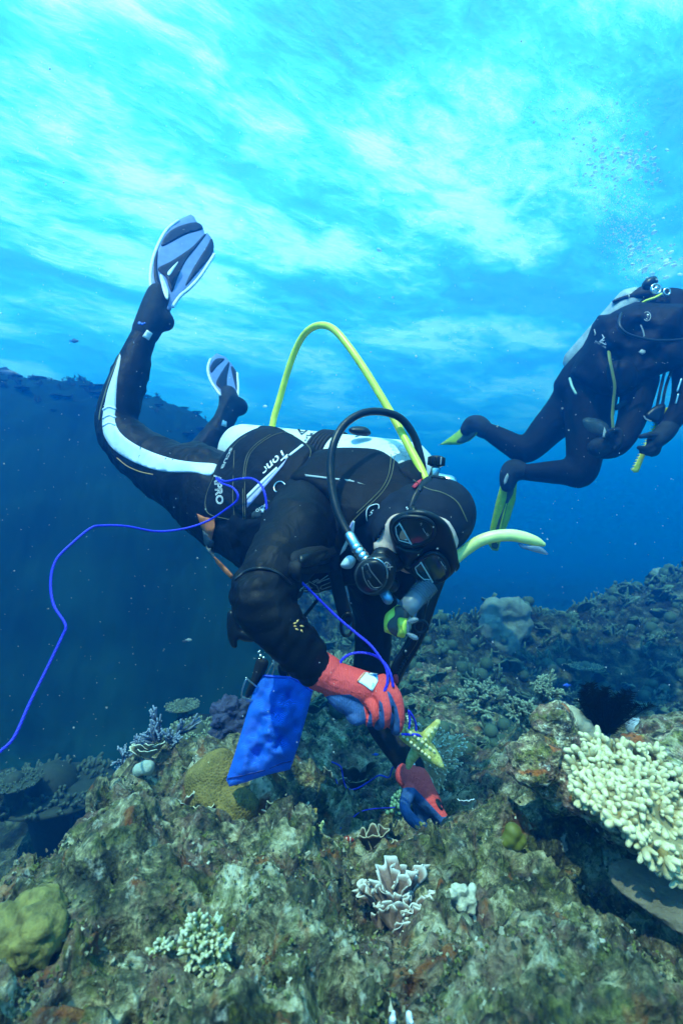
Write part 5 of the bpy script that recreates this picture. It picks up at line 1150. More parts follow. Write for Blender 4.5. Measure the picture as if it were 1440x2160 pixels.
# ---- big pale finger coral at the front, on its rock
M_PALE = tip_mat('pale_finger_coral', (.21, .145, .045), (.66, .59, .34), lo=.40, hi=1.05)
fc = empty('finger_coral', P(1330, 1690, .74), 'large pale yellow finger coral spreading over a dark hollow beside the feather star', 'coral')
fpoly = [(1205, 1625), (1225, 1590), (1260, 1570), (1310, 1580), (1370, 1600), (1440, 1640), (1500, 1690), (1520, 1830), (1440, 1815), (1400, 1805), (1350, 1770), (1300, 1730), (1255, 1700), (1220, 1665)]
fdf = rbf([(1205, 1625, .76), (1260, 1570, .80), (1370, 1600, .80), (1500, 1690, .76), (1440, 1820, .64), (1350, 1770, .66), (1255, 1700, .71), (1340, 1670, .70)])
pillow('coral_base', [(a, b) for a, b in fpoly], plain('coral_base', (.22, .19, .09), .8, bump=(90, .8, .004)), fc, thick=.035, puff=.012, edge=.03, res=9, dfun=fdf)
g = Geo(); cx, cy = 1370, 1690
for (q, dd) in scatter_poly(fpoly, 15):
    b = P(q[0], q[1], fdf(*q)); ox, oy = (q[0] - cx) / 150., (q[1] - cy) / 110.
    d = Vector((.95 * ox - .2, -.50 + .1 * oy, .40 - .95 * oy)) + Vector(rng.normal(0, .16, 3))
    finger(g, b, d, rng.uniform(.014, .025) * (1.2 if dd < 20 else 1), rng.uniform(.0056, .0078), rng.integers(4, 8))
g.obj('branches', M_PALE, fc, attr=True)
# ---- rocks that carry it
M_ROCK2 = reef_rock_mat('encrusted_rock', 1.45, 1.5)
tag(mound('reef_rock', [(1290, 1630, .90, .075, .75), (1350, 1640, .93, .09, .8), (1430, 1680, .93, .12, .75), (1250, 1650, .90, .06), (1320, 1690, .90, .09, .8), (1500, 1700, .95, .15)], M_ROCK2, None, .006, (22, .014), 1.), 'encrusted boulder carrying the large pale finger coral', 'rock')
tag(mound('reef_rock', [(1140, 1600, .93, .047), (1112, 1608, .92, .034), (1165, 1630, .93, .045), (1200, 1615, .93, .04), (1180, 1660, .95, .05), (1220, 1650, .93, .05)], M_ROCK2, None, .005, (38, .012), 4.), 'knobbly encrusted rock with bright green algae at the edge of the finger coral', 'rock')
tag(mound('reef_rock', [(1150, 1520, .95, .028), (1172, 1512, .95, .030), (1165, 1535, .95, .030), (1190, 1540, .95, .028), (1160, 1556, .95, .03), (1200, 1565, .95, .032)], reef_rock_mat('pink_rock', 1.5, 1.8), None, .004, (45, .007), 7.), 'small pinkish rock with a green algae cap below the feather star', 'rock')
tag(mound('round_coral', [(1205, 1520, .97, .026), (1222, 1536, .97, .026), (1235, 1548, .97, .024)], plain('grey_tan_coral', (.34, .32, .22), .75, bump=(180, .6, .003), var=.25), None, .004, (40, .003), 2.), 'smooth grey tan round coral between the pinkish rock and the feather star', 'coral')
tag(mound('reef_rock', [(1400, 1580, 1.05, .07), (1440, 1590, 1.05, .08), (1370, 1575, 1.05, .045)], reef_rock_mat('brown_rock', .8, 1.4), None, .006, (26, .012), 9.), 'dark brown rock with orange patches behind the pale finger coral', 'rock')
tag(mound('pale_sponge', [(1345, 1538, 1.1, .026), (1358, 1545, 1.1, .02)], plain('pale_blue_sponge', (.30, .36, .42), .6, var=.2), None, .005, (30, .003)), 'pale blue sponge low behind the feather star', 'sponge')
# plate coral with dark hollow underneath, by the bottom corner
g = Geo()
for k, (a, b, d, r) in enumerate(((1360, 1865, .70, .05), (1400, 1880, .69, .06), (1450, 1905, .68, .07))): g.ball(P(a, b, d), (r, r, r * .16), 18)
tag(link('plate_coral', remeshed(g, .004, 3), plain('tan_plate_coral', (.13, .105, .07), .8, bump=(120, .9, .006), var=.3)), 'tan shelf of plate coral over a dark blue hollow under the finger coral', 'coral')

# ---- feather star
fs = empty('feather_star', P(1285, 1545, .97), 'black feather star with curled arms standing on the rock', 'feather star'); M_FS = plain('black_feathers', (.0015, .0025, .002), .8, .05)
root = P(1278, 1548, .97)
for k in range(30):
    a = -.66 + 1.32 * k / 29; L = rng.uniform(.100, .132); g = Geo(); yw = rng.uniform(-.35, .35)
    d0 = Vector((math.sin(a), yw, math.cos(a) * .92)); pts = []
    for i in range(15):
        t = i / 14; cu = .5 * t * t * t
        pts.append(root + d0 * L * t * (1 - .1 * t) + Vector((math.copysign(1, a) * -.020 * cu * abs(math.sin(a)) + .010 * math.sin(a) * math.sin(3 * t), -.012 * cu, -.018 * cu)))
    g.add(tube_geo(pts, [.0022 * (1 - .6 * i / 14) for i in range(15)], 5))
    for i in range(1, 45):
        t = i / 45 * 14; j = min(int(t), 13); p = pts[j] + (pts[j + 1] - pts[j]) * (t - j); tn = (pts[j + 1] - pts[j]).normalized()
        o = tn.cross(Vector((0, -1, 0))).normalized(); ln = .016 * (1 - .35 * abs(i / 45 - .35))
        for sgn in (-1, 1):
            e = p + (o * sgn * .85 + tn * .45 + Vector((0, rng.uniform(-.4, .4), 0))).normalized() * ln
            w_ = tn * .0008; g.add(([p - w_, p + w_, e + w_ * .4, e - w_ * .4, p + Vector((0, .0006, 0)), e + Vector((0, .0003, 0))], [(0, 1, 2, 3), (0, 3, 5, 4), (1, 4, 5, 2)]))
    g.obj('arm', M_FS, fs, smooth=False)

# ---- staghorn fan behind the hand
M_STAG = tip_mat('staghorn', (.58, .50, .30), (.80, .84, .72), lo=.66, hi=1.0)
g = Geo()
spoly = [(905, 1560), (925, 1540), (945, 1555), (962, 1548), (978, 1562), (974, 1590), (955, 1615), (935, 1640), (925, 1665), (905, 1668), (900, 1640), (895, 1600), (880, 1560), (870, 1535), (855, 1530), (860, 1520), (885, 1525)]
for (q, dd) in scatter_poly(spoly, 6.5):
    c0 = (905, 1640); d = Vector(((q[0] - c0[0]) / 90., -.75 + rng.normal(0, .2), (c0[1] - q[1]) / 90. + .1)) + Vector(rng.normal(0, .12, 3))
    finger(g, P(q[0], q[1], 1.27 + .03 * rng.normal()), d, rng.uniform(.014, .024), rng.uniform(.0024, .0032), 2, 6, .2)
g.ball(P(912, 1612, 1.29), (.042, .010, .075), 16); g.ball(P(945, 1578, 1.29), (.036, .010, .036), 14)
coral(g.obj('staghorn_coral', M_STAG, attr=True), 'brown branching coral fan with pale tips behind the sea star')
# ---- ruffled brown coral with white rims in the middle of the front slope
M_RUF = tip_mat('brown_white_rim', (.20, .125, .10), (.62, .62, .58), lo=.35, hi=1.1, bump=(320, .6, .002), vs=110)
g = Geo()
for (a, b, d, ux, oy, Hh, W, cu) in ((812, 1900, .80, -.5, -.3, .060, .034, .5), (850, 1895, .80, .2, -.2, .066, .034, .6), (830, 1870, .82, -.1, .3, .066, .044, .4), (868, 1870, .82, .5, .2, .066, .026, .5), (790, 1890, .81, -.9, .1, .050, .030, .6),
                                     (862, 1935, .77, .7, -.8, .046, .040, .5), (838, 1940, .76, .0, -1., .050, .040, .5), (820, 1925, .78, -.5, -.9, .042, .034, .5), (885, 1905, .79, 1., -.4, .048, .028, .5), (845, 1915, .79, .2, -.6, .050, .026, .8), (858, 1962, .745, .4, -1., .034, .034, .4)):
    for k in range(2): leaf(g, P(a + rng.normal(0, 10), b + rng.normal(0, 10), d + rng.normal(0, .006)) - Vector((0, 0, .022)), (ux * .45 + rng.normal(0, .2), .4, 1), (ux + rng.normal(0, .4), oy - .1, 0), Hh * rng.uniform(.55, .8), W * rng.uniform(.4, .6), cu * 1.3, .2, .0030, (12, 20), 1, 4)
    leaf(g, P(a, b, d) - Vector((0, 0, .022)), (ux * .45, .42, 1), (ux, oy - .15, 0), Hh * .82, W * .82, cu, .12, .0028, (14, 26), 1, 4)
coral(g.obj('leaf_coral', M_RUF, attr=True), 'ruffled brown leaf coral with bright white rims on the near slope')
g = Geo()
for k in range(60):
    q = (rng.uniform(945, 1000), rng.uniform(1870, 1945)); g.ball(P(q[0], q[1], .785 + rng.normal(0, .006)), rng.uniform(.0045, .0095), 8)
wc = link('white_coral', remeshed(g, .0028, 1), plain('white_coral', (.48, .50, .40), .7, bump=(200, 1.0, .004), var=.22, vs=120)); coral(wc, 'lumpy white coral clump next to the white rimmed leaf coral')
# ---- small branching coral at the bottom
M_SM = tip_mat('small_white_tips', (.24, .26, .06), (.46, .50, .36), lo=.35, hi=1.05)
g = Geo()
for (q, dd) in scatter_poly([(385, 1955), (420, 1925), (465, 1950), (485, 1985), (480, 2030), (455, 2060), (425, 2050), (395, 2010)], 10.5):
    d = Vector(((q[0] - 435) / 60., -.6, .75 - (q[1] - 1990) / 90.)); finger(g, P(q[0], q[1], .60 + rng.normal(0, .004)), d, rng.uniform(.009, .017), .0034, 3, 6)
coral(g.obj('branching_coral', M_SM, attr=True), 'small yellow branching coral with white tips low on the near slope')
for (a, b, r, lb) in ((345, 2005, .006, 'tiny white coral tuft beside the small yellow branching coral'),):
    g = Geo()
    for k in range(16): finger(g, P(a + rng.normal(0, 10), b + rng.normal(0, 8), .60), Vector((rng.normal(0, .5), -.6, .8)), .009, .003, 1, 6)
    coral(g.obj('coral_tuft', M_SM, attr=True), lb)
g = Geo()
for a, s in ((828, 1), (868, 1)): finger(g, P(a, 2168, .50), Vector((rng.normal(0, .2), -.2, 1)), .014, .004, 1)
coral(g.obj('coral_tuft', tip_mat('blue_white_tips', (.40, .50, .60), (.8, .9, 1.)), attr=True), 'two pale blue coral tips poking up at the very bottom edge')
# ---- massive corals
M_BROWN = N('brown_mound'); _v = M_BROWN.coord(); _vo = M_BROWN.voro(_v, 190); _n = M_BROWN.noise(_v, 22, 4, .6)
_c = M_BROWN.mix(M_BROWN.ramp(_n, [(.35, 0.), (.65, 1.)]), (.13, .10, .025), (.27, .20, .055)); M_BROWN.bsdf(M_BROWN.mix(M_BROWN.ramp(_vo, [(.15, .55), (.5, 0.)]), _c, (.05, .05, .02)), .8, M_BROWN.bump(_vo, .8, .004), .2); M_BROWN = M_BROWN.m
tag(mound('boulder_coral', [(440, 1650, 1.16, .055), (460, 1640, 1.16, .062), (425, 1660, 1.15, .038), (455, 1690, 1.14, .07), (500, 1700, 1.12, .055), (520, 1685, 1.13, .032), (490, 1720, 1.11, .055)], M_BROWN, None, .005, (14, .006)), 'olive brown boulder coral below the blue mesh bag', 'coral')
tag(mound('boulder_coral', [(95, 1930, .64, .030), (70, 1945, .63, .036), (110, 1920, .645, .022), (30, 1975, .61, .036), (80, 1975, .60, .034), (-20, 2000, .6, .04)], plain('mustard_coral', (.15, .135, .035), .85, bump=(120, .9, .004), var=.45, vs=60), None, .004, (55, .007)), 'mustard yellow lobed coral on the near slope beside deep water', 'coral')
M_BOM = plain('grey_boulder_coral', (.15, .19, .16), .8, bump=(60, .7, .01), var=.25, vs=12)
tag(mound('boulder_coral', [(1045, 1290, 3.35, .09), (1085, 1285, 3.35, .10), (1040, 1320, 3.32, .09), (1095, 1320, 3.34, .085), (1065, 1345, 3.33, .12), (1062, 1275, 3.38, .07)], M_BOM, None, .014, (7, .035)), 'big round grey boulder coral with a dent standing on the far slope', 'coral')
tag(mound('sponge', [(1082, 1755, .90, .016), (1076, 1768, .90, .015), (1096, 1772, .90, .013), (1068, 1776, .90, .012), (1088, 1780, .9, .014)], plain('green_yellow_sponge', (.12, .13, .012), .6, var=.2), None, .003, (60, .001)), 'yellow green lobed sponge in the shade under the finger coral', 'sponge')
tag(mound('boulder_coral', [(310, 1620, 1.17, .02), (295, 1625, 1.17, .018)], plain('pale_mound', (.30, .36, .30), .8, bump=(120, .6, .003)), None, .005, (30, .003)), 'small pale mound coral beside the curled leaf coral at the ridge', 'coral')
tag(mound('soft_coral', [(488, 1505, 1.42, .05), (505, 1530, 1.42, .055), (485, 1550, 1.42, .05), (520, 1500, 1.44, .04), (495, 1575, 1.42, .05)], plain('dark_blue_soft_coral', (.030, .040, .095), .8, bump=(70, 1., .012), var=.4), None, .005, (48, .016)), 'dark blue bushy soft coral tucked against the mesh bag', 'coral')
# ---- curled leaf corals
M_LEAF = tip_mat('brown_leaf', (.20, .135, .085), (.50, .48, .34), lo=.4, hi=.95, bump=(260, .6, .002), vs=60)
def leaves(label, spots, mat, name='leaf_coral', group=None):
    g = Geo()
    for a, b, d, H_, W, ux, oy, cu in spots: leaf(g, P(a, b, d), (ux * .35, oy * .2, 1), (ux, oy, 0), H_, W, cu, .08, .0025, (10, 16))
    return coral(g.obj(name, mat, attr=True), label, 'coral', group)
leaves('brown upright leaf coral in front of the olive boulder coral', [(418, 1735, 1.02, .052, .022, .1, -1, .35), (436, 1732, 1.03, .05, .02, .4, -1, .4), (408, 1735, 1.04, .036, .012, -.5, -.6, .5)], M_LEAF)
leaves('small pale and orange leaf coral behind the brown upright leaf', [(388, 1715, 1.06, .040, .014, -.3, -.6, .6), (372, 1712, 1.06, .03, .016, -.8, -.4, .5), (395, 1708, 1.07, .045, .012, .3, -.3, .6)], tip_mat('orange_leaf', (.26, .15, .07), (.5, .5, .4)))
leaves('cluster of brown leaf corals with pale rims beside the blue bag corner', [(585, 1730, 1.10, .062, .018, -.3, -.8, .5), (600, 1728, 1.09, .058, .014, .2, -1, .6), (628, 1725, 1.10, .044, .024, .6, -.8, .5), (608, 1738, 1.07, .040, .013, .1, -1, .8), (570, 1728, 1.1, .03, .014, -.9, -.6, .5)], M_LEAF)
g = Geo()
for a in ((604, 1748), (618, 1742), (655, 1738), (600, 1752)): tube_cup(g, P(a[0], a[1], 1.05), Vector((rng.normal(0, .2), -.2, 1)), .035, .004, .007)
tag(g.obj('tube_sponge', plain('ochre_sponge', (.30, .20, .04), .7), attr=True), 'ochre tube sponge among the brown leaf corals', 'sponge')
M_WAVY = tip_mat('tan_wavy', (.22, .20, .13), (.55, .58, .46), lo=.4, hi=.95)
leaves('pale rimmed curled leaf coral on the ridge over deep water', [(300, 1595, 1.24, .040, .030, -.5, -.8, .6), (318, 1592, 1.24, .038, .028, .3, -1, .6), (290, 1600, 1.24, .032, .024, -1, -.3, .5), (330, 1590, 1.25, .036, .024, .8, -.6, .6), (310, 1600, 1.22, .028, .03, 0, -1, .4)], M_WAVY)
leaves('pale tattered leaf coral wound with blue cord behind the red glove', [(705, 1680, 1.45, .115, .022, -.2, -.6, .6), (718, 1668, 1.46, .055, .024, .3, -.8, .5), (712, 1690, 1.43, .05, .022, -.3, -1, .4)], tip_mat('grey_tan_leaf', (.30, .28, .20), (.52, .50, .38)))
leaves('dark folded leaf coral beside the tattered pale one', [(740, 1660, 1.5, .085, .05, -.2, -.8, .9), (765, 1655, 1.5, .095, .03, .5, -.6, .8), (752, 1672, 1.46, .05, .05, .1, -1, .7)], tip_mat('dark_leaf', (.06, .058, .035), (.22, .20, .13)))
leaves('small pale blue leaf coral near the fingertips', [(978, 1700, 1.18, .020, .018, -.4, -1, .5), (990, 1698, 1.18, .02, .014, .5, -1, .5)], tip_mat('pale_blue_leaf', (.28, .38, .46), (.6, .7, .8)))
g = Geo()
for a, b, H_, r1, tx in ((792, 1802, .060, .014, -.12), (806, 1806, .042, .016, .1), (780, 1800, .055, .010, -.35), (815, 1806, .034, .012, .4), (800, 1798, .06, .012, .1)): tube_cup(g, P(a, b, .99), Vector((tx, -.28, 1)), H_, .004, r1, .0015, 18, .22)
coral(g.obj('vase_coral', tip_mat('brown_vase', (.12, .085, .055), (.42, .40, .30), lo=.6, hi=1.), attr=True), 'brown vase shaped coral with curled open tubes at the foot of the slope')
# green bead coral beside the lower glove
g = Geo()
for k in range(46): g.ball(P(rng.normal(842, 11), rng.normal(1693, 13), 1.24 + rng.normal(0, .008)), rng.uniform(.0045, .007), 8)
tag(g.obj('bead_coral', plain('green_bead', (.16, .34, .22), .4, .5)), 'green bubbly bead coral beside the lower red glove', 'coral')
g = Geo()
for k in range(5): finger(g, P(677 + 3 * rng.normal(), 1758 - 5 * k, 1.0), Vector((rng.normal(0, .5), -.2, 1)), .007, .0022, 1, 6)
coral(g.obj('coral_tuft', tip_mat('lime_tuft', (.40, .50, .20), (.6, .7, .35)), attr=True), 'tiny lime green tuft standing on the rock crest')

# ---- branching and table corals farther back
M_BLUEB = tip_mat('blue_branching', (.045, .060, .10), (.22, .30, .42), lo=.6, hi=1.)
def tree_coral(label, at, Hh, n, r, mat, up=(0, -.2, 1), lv=2, sp=.65, name='branching_coral', group=None):
    g = Geo(); bush(g, at, up, Hh, n, r, sp, lv); return coral(g.obj(name, mat, attr=True), label, 'coral', group)
tree_coral('blue grey branching coral on the ridge behind the curled leaf coral', P(355, 1585, 1.42), .16, 9, .0052, M_BLUEB)
tree_coral('small blue grey branching coral at the edge of deep water', P(278, 1610, 1.36), .09, 7, .0045, M_BLUEB)
M_TEALB = tip_mat('teal_branching', (.07, .09, .055), (.26, .32, .22), lo=.55, hi=1.)
def table(label, at, rx, ry, h=.05, mat=None, group=None):
    g = Geo(); c = Vector(at); g.ball(c, (rx, ry, rx * .10), 20); g.add(tube_geo([c - Vector((0, 0, h * 2)), c], [rx * .25, rx * .4], 10))
    for _ in range(int(150)):
        a = rng.uniform(0, 6.28); q = math.sqrt(rng.uniform(0, 1)); p = c + Vector((rx * q * math.cos(a), ry * q * math.sin(a), rx * .06 * (1 - q)))
        finger(g, p, Vector((math.cos(a) * q * .8, math.sin(a) * q * .8, .9)), rx * rng.uniform(.10, .16), rx * .035, 1, 5, .2)
    return coral(g.obj('table_coral', mat or M_TEALB, attr=True), label, 'coral', group)
table('round table coral alone in the blue gloom near the dark soft coral', P(385, 1490, 2.3), .078, .078)
table('broad table coral behind the blue grey branching coral', P(410, 1545, 1.75), .11, .10)
table('wide dark table coral on the lower ledge over deep water', P(110, 1665, 1.9), .26, .20, .1, tip_mat('dark_table', (.018, .03, .022), (.05, .075, .055)))
table('pale dark table coral tip near the edge of the lower ledge', P(30, 1650, 1.75), .09, .08, .06, tip_mat('dark_table_pale', (.03, .045, .03), (.08, .12, .09)))
table('lone pale table coral on the far slope beyond the feather star', P(1235, 1408, 2.9), .095, .07)
tree_coral('spreading branching coral seen between the diver\'s arms', P(700, 1440, 2.5), .22, 12, .008, M_TEALB, (0, -.3, 1))
tree_coral('bushy branching coral at the foot of the far slope', P(1020, 1480, 2.3), .17, 12, .010, M_TEALB, (-.1, -.4, 1))
tree_coral('bushy branching coral behind the pinkish rock', P(1150, 1475, 1.7), .11, 10, .006, M_TEALB, (0, -.3, 1))
tree_coral('leafy branching coral beside the bushy one behind the pinkish rock', P(1100, 1515, 1.6), .10, 10, .006, M_TEALB, (0, -.4, 1))
tree_coral('flat branching coral seen under the red glove', P(715, 1575, 1.9), .09, 9, .006, M_TEALB, (0, -.4, .8))
tag(mound('boulder_coral', [(1215, 1330, 4.2, .14), (1250, 1310, 4.3, .16), (1290, 1310, 4.4, .16), (1330, 1300, 4.5, .18)], M_BOM, None, .03, (5, .07)), 'broad lumpy coral head at the rim of the far slope by open water', 'coral')
tag(mound('boulder_coral', [(1395, 1232, 4.8, .10), (1400, 1222, 4.8, .09), (1420, 1262, 4.8, .16)], M_BOM, None, .03, (6, .06)), 'knobby pillar of coral standing highest on the far slope', 'coral')

# ---- coral growth on the far slopes: a mass no one could count
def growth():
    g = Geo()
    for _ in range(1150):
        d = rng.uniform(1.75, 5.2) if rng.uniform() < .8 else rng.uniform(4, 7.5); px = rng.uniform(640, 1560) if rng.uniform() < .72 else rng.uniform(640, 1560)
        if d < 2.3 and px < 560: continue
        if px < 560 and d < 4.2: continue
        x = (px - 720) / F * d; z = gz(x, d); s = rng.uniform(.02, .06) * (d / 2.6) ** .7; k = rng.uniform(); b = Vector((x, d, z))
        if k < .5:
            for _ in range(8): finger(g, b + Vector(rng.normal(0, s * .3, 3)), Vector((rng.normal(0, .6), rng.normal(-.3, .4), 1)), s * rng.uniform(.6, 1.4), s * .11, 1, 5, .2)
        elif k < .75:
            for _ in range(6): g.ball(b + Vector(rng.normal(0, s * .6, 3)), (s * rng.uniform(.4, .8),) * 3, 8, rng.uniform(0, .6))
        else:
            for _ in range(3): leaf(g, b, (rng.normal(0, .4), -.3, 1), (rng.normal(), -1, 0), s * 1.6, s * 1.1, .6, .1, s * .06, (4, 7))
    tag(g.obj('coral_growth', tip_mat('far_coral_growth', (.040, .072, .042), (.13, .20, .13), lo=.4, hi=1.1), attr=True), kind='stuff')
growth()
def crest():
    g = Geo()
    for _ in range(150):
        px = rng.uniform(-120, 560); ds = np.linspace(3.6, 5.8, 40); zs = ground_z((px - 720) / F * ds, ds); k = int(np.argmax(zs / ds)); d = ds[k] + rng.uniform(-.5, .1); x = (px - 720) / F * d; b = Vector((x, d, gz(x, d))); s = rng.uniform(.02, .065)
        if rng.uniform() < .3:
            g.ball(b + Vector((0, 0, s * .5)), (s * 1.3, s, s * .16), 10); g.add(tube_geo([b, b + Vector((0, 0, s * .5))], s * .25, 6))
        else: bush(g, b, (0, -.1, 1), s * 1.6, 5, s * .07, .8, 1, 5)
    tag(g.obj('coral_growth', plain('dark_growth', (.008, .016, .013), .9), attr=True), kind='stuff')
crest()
# ---- turf, rubble and broken coral bits that roughen the near reef
def turf():
    n = 22000; V, Fc, A = [], [], []
    d = np.exp(rng.uniform(math.log(.5), math.log(2.0), n)); px = rng.uniform(-250, 1690, n); x = (px - 720) / F * d; z = ground_z(x, d)
    dens = fbm(x * 7, d * 7, 4.1, 3)
    for i in range(n):
        if dens[i] < rng.uniform(-.5, .35): continue
        s = rng.uniform(.0010, .0036) * (1.0 if d[i] > .75 else .75) * (1.6 if rng.uniform() < .08 else 1); c = np.array((x[i], d[i], z[i])); b = len(V)
        u = rng.normal(0, 1, 3); u[2] = abs(u[2]) + .4; u /= np.linalg.norm(u); o = np.cross(u, rng.normal(0, 1, 3)); o /= np.linalg.norm(o); p = np.cross(u, o); L = rng.uniform(.8, 2.4)
        for k in range(4): a = k * 1.5708; V.append(c + (o * math.cos(a) + p * math.sin(a)) * s - u * s * .5)
        for k in range(4): a = k * 1.5708 + .5; V.append(c + u * s * L + (o * math.cos(a) + p * math.sin(a)) * s * rng.uniform(.3, .9))
        Fc += [(b + k, b + (k + 1) % 4, b + 4 + (k + 1) % 4, b + 4 + k) for k in range(4)] + [(b + 4, b + 5, b + 6, b + 7)]; A += [rng.uniform()] * 8
    me = mesh_from(V, Fc); a = me.attributes.new('tip', 'FLOAT', 'POINT'); a.data.foreach_set('value', A)
    m = N('turf_bits'); at = m.n('ShaderNodeAttribute'); at.attribute_name = 'tip'
    c = m.ramp(at.outputs['Fac'], [(0, (.025, .035, .025)), (.25, (.06, .075, .035)), (.45, (.11, .075, .062)), (.60, (.12, .15, .03)), (.80, (.17, .165, .10)), (.93, (.26, .26, .18)), (1, (.42, .42, .34))])
    m.bsdf(c, .85, None, .2); tag(link('algal_turf', me, m.m, smooth=False), kind='stuff')
turf()
# cord lying on the reef
cg = rope_geo([(868, 1598, 1.24), (848, 1606, 1.26), (828, 1620, 1.29), (820, 1640, 1.32), (800, 1636, 1.36), (780, 1648, 1.40), (752, 1664, 1.41), (732, 1664, 1.41), (724, 1645, 1.42), (718, 1618, 1.43), (700, 1608, 1.44)], .0022)
tag(cg.obj('cord', M_CORD), 'blue cord running over the reef to the dark folded leaf coral', 'cord')
cg = rope_geo([(696, 1628, 1.42), (710, 1650, 1.41), (715, 1680, 1.36), (702, 1696, 1.33), (712, 1706, 1.3), (700, 1728, 1.24), (684, 1742, 1.2)], .0016); tag(cg.obj('cord', M_CORD), 'thin blue cord hanging off the pale tattered leaf coral', 'cord')
cg = rope_geo([(832, 1704, 1.22), (795, 1706, 1.2), (765, 1711, 1.18), (745, 1724, 1.15), (718, 1748, 1.1)], .0014); tag(cg.obj('cord', M_CORD), 'thin blue cord lying across the rubble beside the green bead coral', 'cord')

# ================================================================== FISH
def fish(name, at, L, mat, label, heading=1, bars=None, tall=.42):
    o = empty(name, at, label, 'fish'); at = Vector(at); g = Geo(); pr = [(-.5, .02), (-.42, .09), (-.25, .17), (0, .21), (.2, .16), (.36, .07), (.42, .045)]
    s = spline([(p[0], p[1] * tall / .42) for p in pr], n=4)
    V, Fc = tube_geo([Vector((a * L * -heading, 0, 0)) for a, _ in s], [b * L for _, b in s], 12, squash=((0, 0, 1), 1.0)); g.add(([at + Vector((v.x, v.y * .4, v.z)) for v in V], Fc))
    b_ = g.obj('body', mat, o); h = -heading * L
    def plate(nm, q, t=.012): 
        gg = Geo(); n = len(q); V = [at + Vector((a * h, -t * L, c * L)) for a, c in q] + [at + Vector((a * h, t * L, c * L)) for a, c in q]
        gg.add((V, [tuple(range(n)), tuple(range(n, 2 * n))[::-1]] + [(i, i + n, (i + 1) % n + n, (i + 1) % n) for i in range(n)])); return gg.obj(nm, mat, o, smooth=False)
    plate('tail_fin', [(.38, .03), (.56, .17), (.52, 0), (.56, -.17), (.38, -.03)]); plate('dorsal_fin', [(-.2, .15), (-.05, .28), (.2, .22), (.3, .08)]); plate('belly_fin', [(-.05, -.17), (.05, -.28), (.2, -.14)])
    if bars:
        for a in bars:
            gg = Geo(); gg.add(tube_geo([at + Vector((a * h - .03 * L * -heading, 0, 0)), at + Vector((a * h + .03 * L * -heading, 0, 0))], .205 * L * tall / .42, 12, cap=False)); gg.V = [Vector((v.x, at.y + (v.y - at.y) * .45, v.z)) for v in gg.V]; gg.obj('white_bar', M_WHITE, o)
    gg = Geo(); gg.ball(at + Vector((-.34 * h * 1.0, -.055 * L, .04 * L)), .022 * L, 8); gg.obj('eye', M_RUBBER, o)
M_BLUEF = plain('bright_blue_fish', (.03, .12, .75), .4); M_DARKF = plain('dark_fish', (.03, .04, .05), .5)
fish('reef_fish', P(732, 1772, .99), .030, plain('red_brown_fish', (.36, .05, .02), .45), 'small red brown fish with white bars over the rubble below the glove', 1, (-.22, .05))
fish('reef_fish', P(1195, 1446, 2.2), .036, M_BLUEF, 'small bright blue fish near the feather star', -1)
fish('reef_fish', P(792, 1592, 1.6), .022, M_BLUEF, 'tiny blue fish between the diver\'s forearm and the dark folded coral', 1)
fish('reef_fish', P(398, 1350, 2.2), .030, plain('black_white_fish', (.35, .38, .38), .5), 'small pale fish hovering in the gloom under the diver', 1)
fish('reef_fish', P(390, 1353, 2.2), .028, M_DARKF, 'small dark fish next to the pale one under the diver', -1)
fish('reef_fish', P(157, 719, 6.0), .12, M_DARKF, 'distant dark fish above the far reef ridge', 1, None, .40)
fish('reef_fish', P(10, 790, 6.0), .36, M_DARKF, 'larger distant dark fish just over the crest of the far reef', 1, None, .36)
fish('reef_fish', P(1412, 1412, 3.2), .085, plain('lime_fish', (.25, .45, .20), .5), 'slim green fish slanting over the far slope', 1, None, .22)

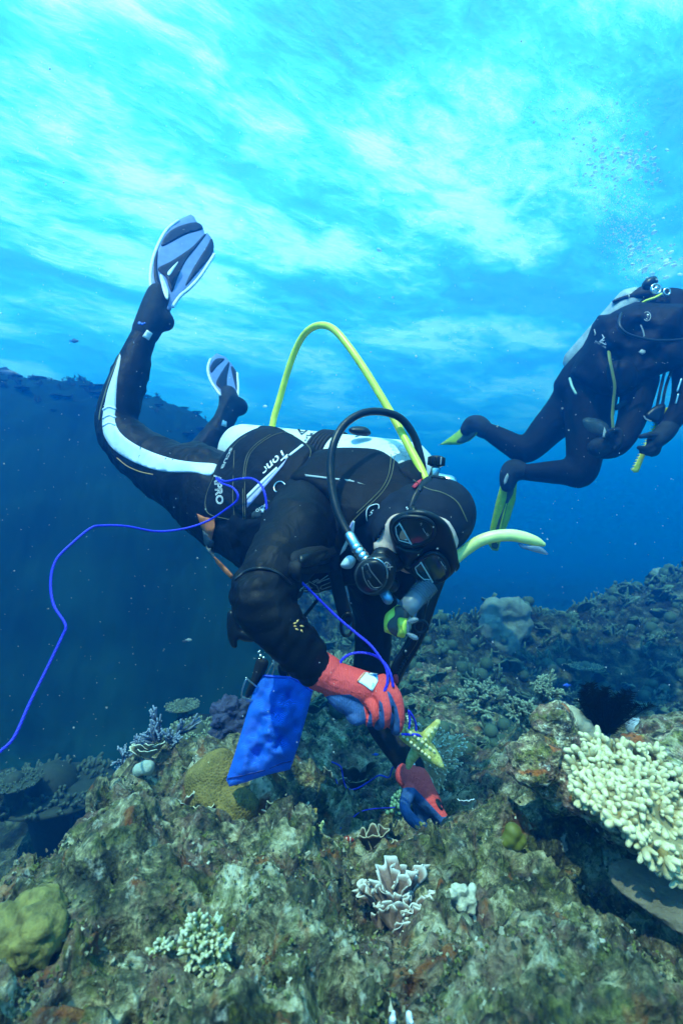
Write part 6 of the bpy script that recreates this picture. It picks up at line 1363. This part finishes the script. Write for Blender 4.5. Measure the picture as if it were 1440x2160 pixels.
# ================================================================== BUBBLES AND DRIFTING SPECKS
M_BUB = N('bubble'); M_BUB.bsdf((.92, .98, 1.), .08, None, .9, Subsurface_Weight=.0, IOR=1.33, Alpha=.42); M_BUB = M_BUB.m
def bubble_mesh():
    bm = bmesh.new(); bmesh.ops.create_uvsphere(bm, u_segments=12, v_segments=8, radius=1)
    for v in bm.verts: v.co.z *= .62 - .18 * (v.co.z < 0); v.co.x *= 1 + .1 * math.sin(v.co.y * 4)
    me = bpy.data.meshes.new('bubble'); bm.to_mesh(me); bm.free(); me.materials.append(M_BUB); me.polygons.foreach_set('use_smooth', [True] * len(me.polygons)); return me
BM = bubble_mesh()
def bubble(a, b, d, r, label, group=None):
    o = bpy.data.objects.new('bubble', BM); COL.objects.link(o); o.location = P(a, b, d); o.scale = (r, r, r); o.rotation_euler = (rng.normal(0, .3), rng.normal(0, .3), rng.uniform(0, 6)); tag(o, label, 'bubble', group)
for a, b, d, r, lb in ((799, 527, 1.8, .011, 'largest lone bubble in open water above the yellow hose arch'), (787, 544, 1.8, .004, 'tiny bubble just under the largest lone bubble'), (828, 627, 1.8, .005, 'dark little bubble below the lone bubble, over the hose arch'), (559, 857, 1.8, .009, 'shiny flat bubble beside the rising end of the yellow hose'), (782, 742, 1.7, .004, 'tiny bubble beside the falling side of the yellow hose'), (800, 627, 1.9, .003, 'faint tiny bubble left of the dark little bubble')):
    bubble(a, b, d, r, lb.replace(' left of', ' next to'))
BG = 'bubbles rising above the farther diver'; BL = 'silvery bubble in the column rising above the farther diver'
for _ in range(40):
    a, b = rng.normal(1385, 35), rng.normal(545, 24); bubble(a, b, 2.3 + rng.normal(0, .1), rng.uniform(.004, .014), BL, BG)
for _ in range(80):
    a, b = rng.normal(1320, 40), rng.normal(330, 22) ; bubble(a, b, 2.6 + rng.normal(0, .15), rng.uniform(.005, .014), BL, BG)
for _ in range(160):
    t = rng.uniform(); a = 1370 - 130 * t + rng.normal(0, 26 + 30 * t); b = 560 - 330 * t + rng.normal(0, 15); bubble(a, b, 2.4 + .5 * t + rng.normal(0, .15), rng.uniform(.003, .010), BL, BG)
g = Geo()
for _ in range(1500):
    t = rng.uniform(); a = 1340 - 100 * t + rng.normal(0, 25 + 38 * t); b = 560 - 360 * t + rng.normal(0, 18)
    g.ball(P(a, b, 2.4 + .6 * t + rng.normal(0, .2)), rng.uniform(.0016, .0036), 6)
tag(g.obj('bubble_mist', M_BUB), kind='stuff')
g = Geo()
for _ in range(1500):
    d = rng.uniform(.5, 2.6); a = rng.uniform(-100, 1540); b = rng.uniform(60, 1620) ; r = rng.uniform(.0003, .0009) * (.5 + d * .5) * (2 if rng.uniform() < .03 else 1)
    g.ball(P(a, b, d), (r, r, r * rng.uniform(.6, 1.3)), 5)
tag(g.obj('drifting_specks', plain('pale_specks', (.75, .80, .78), .6)), kind='stuff')
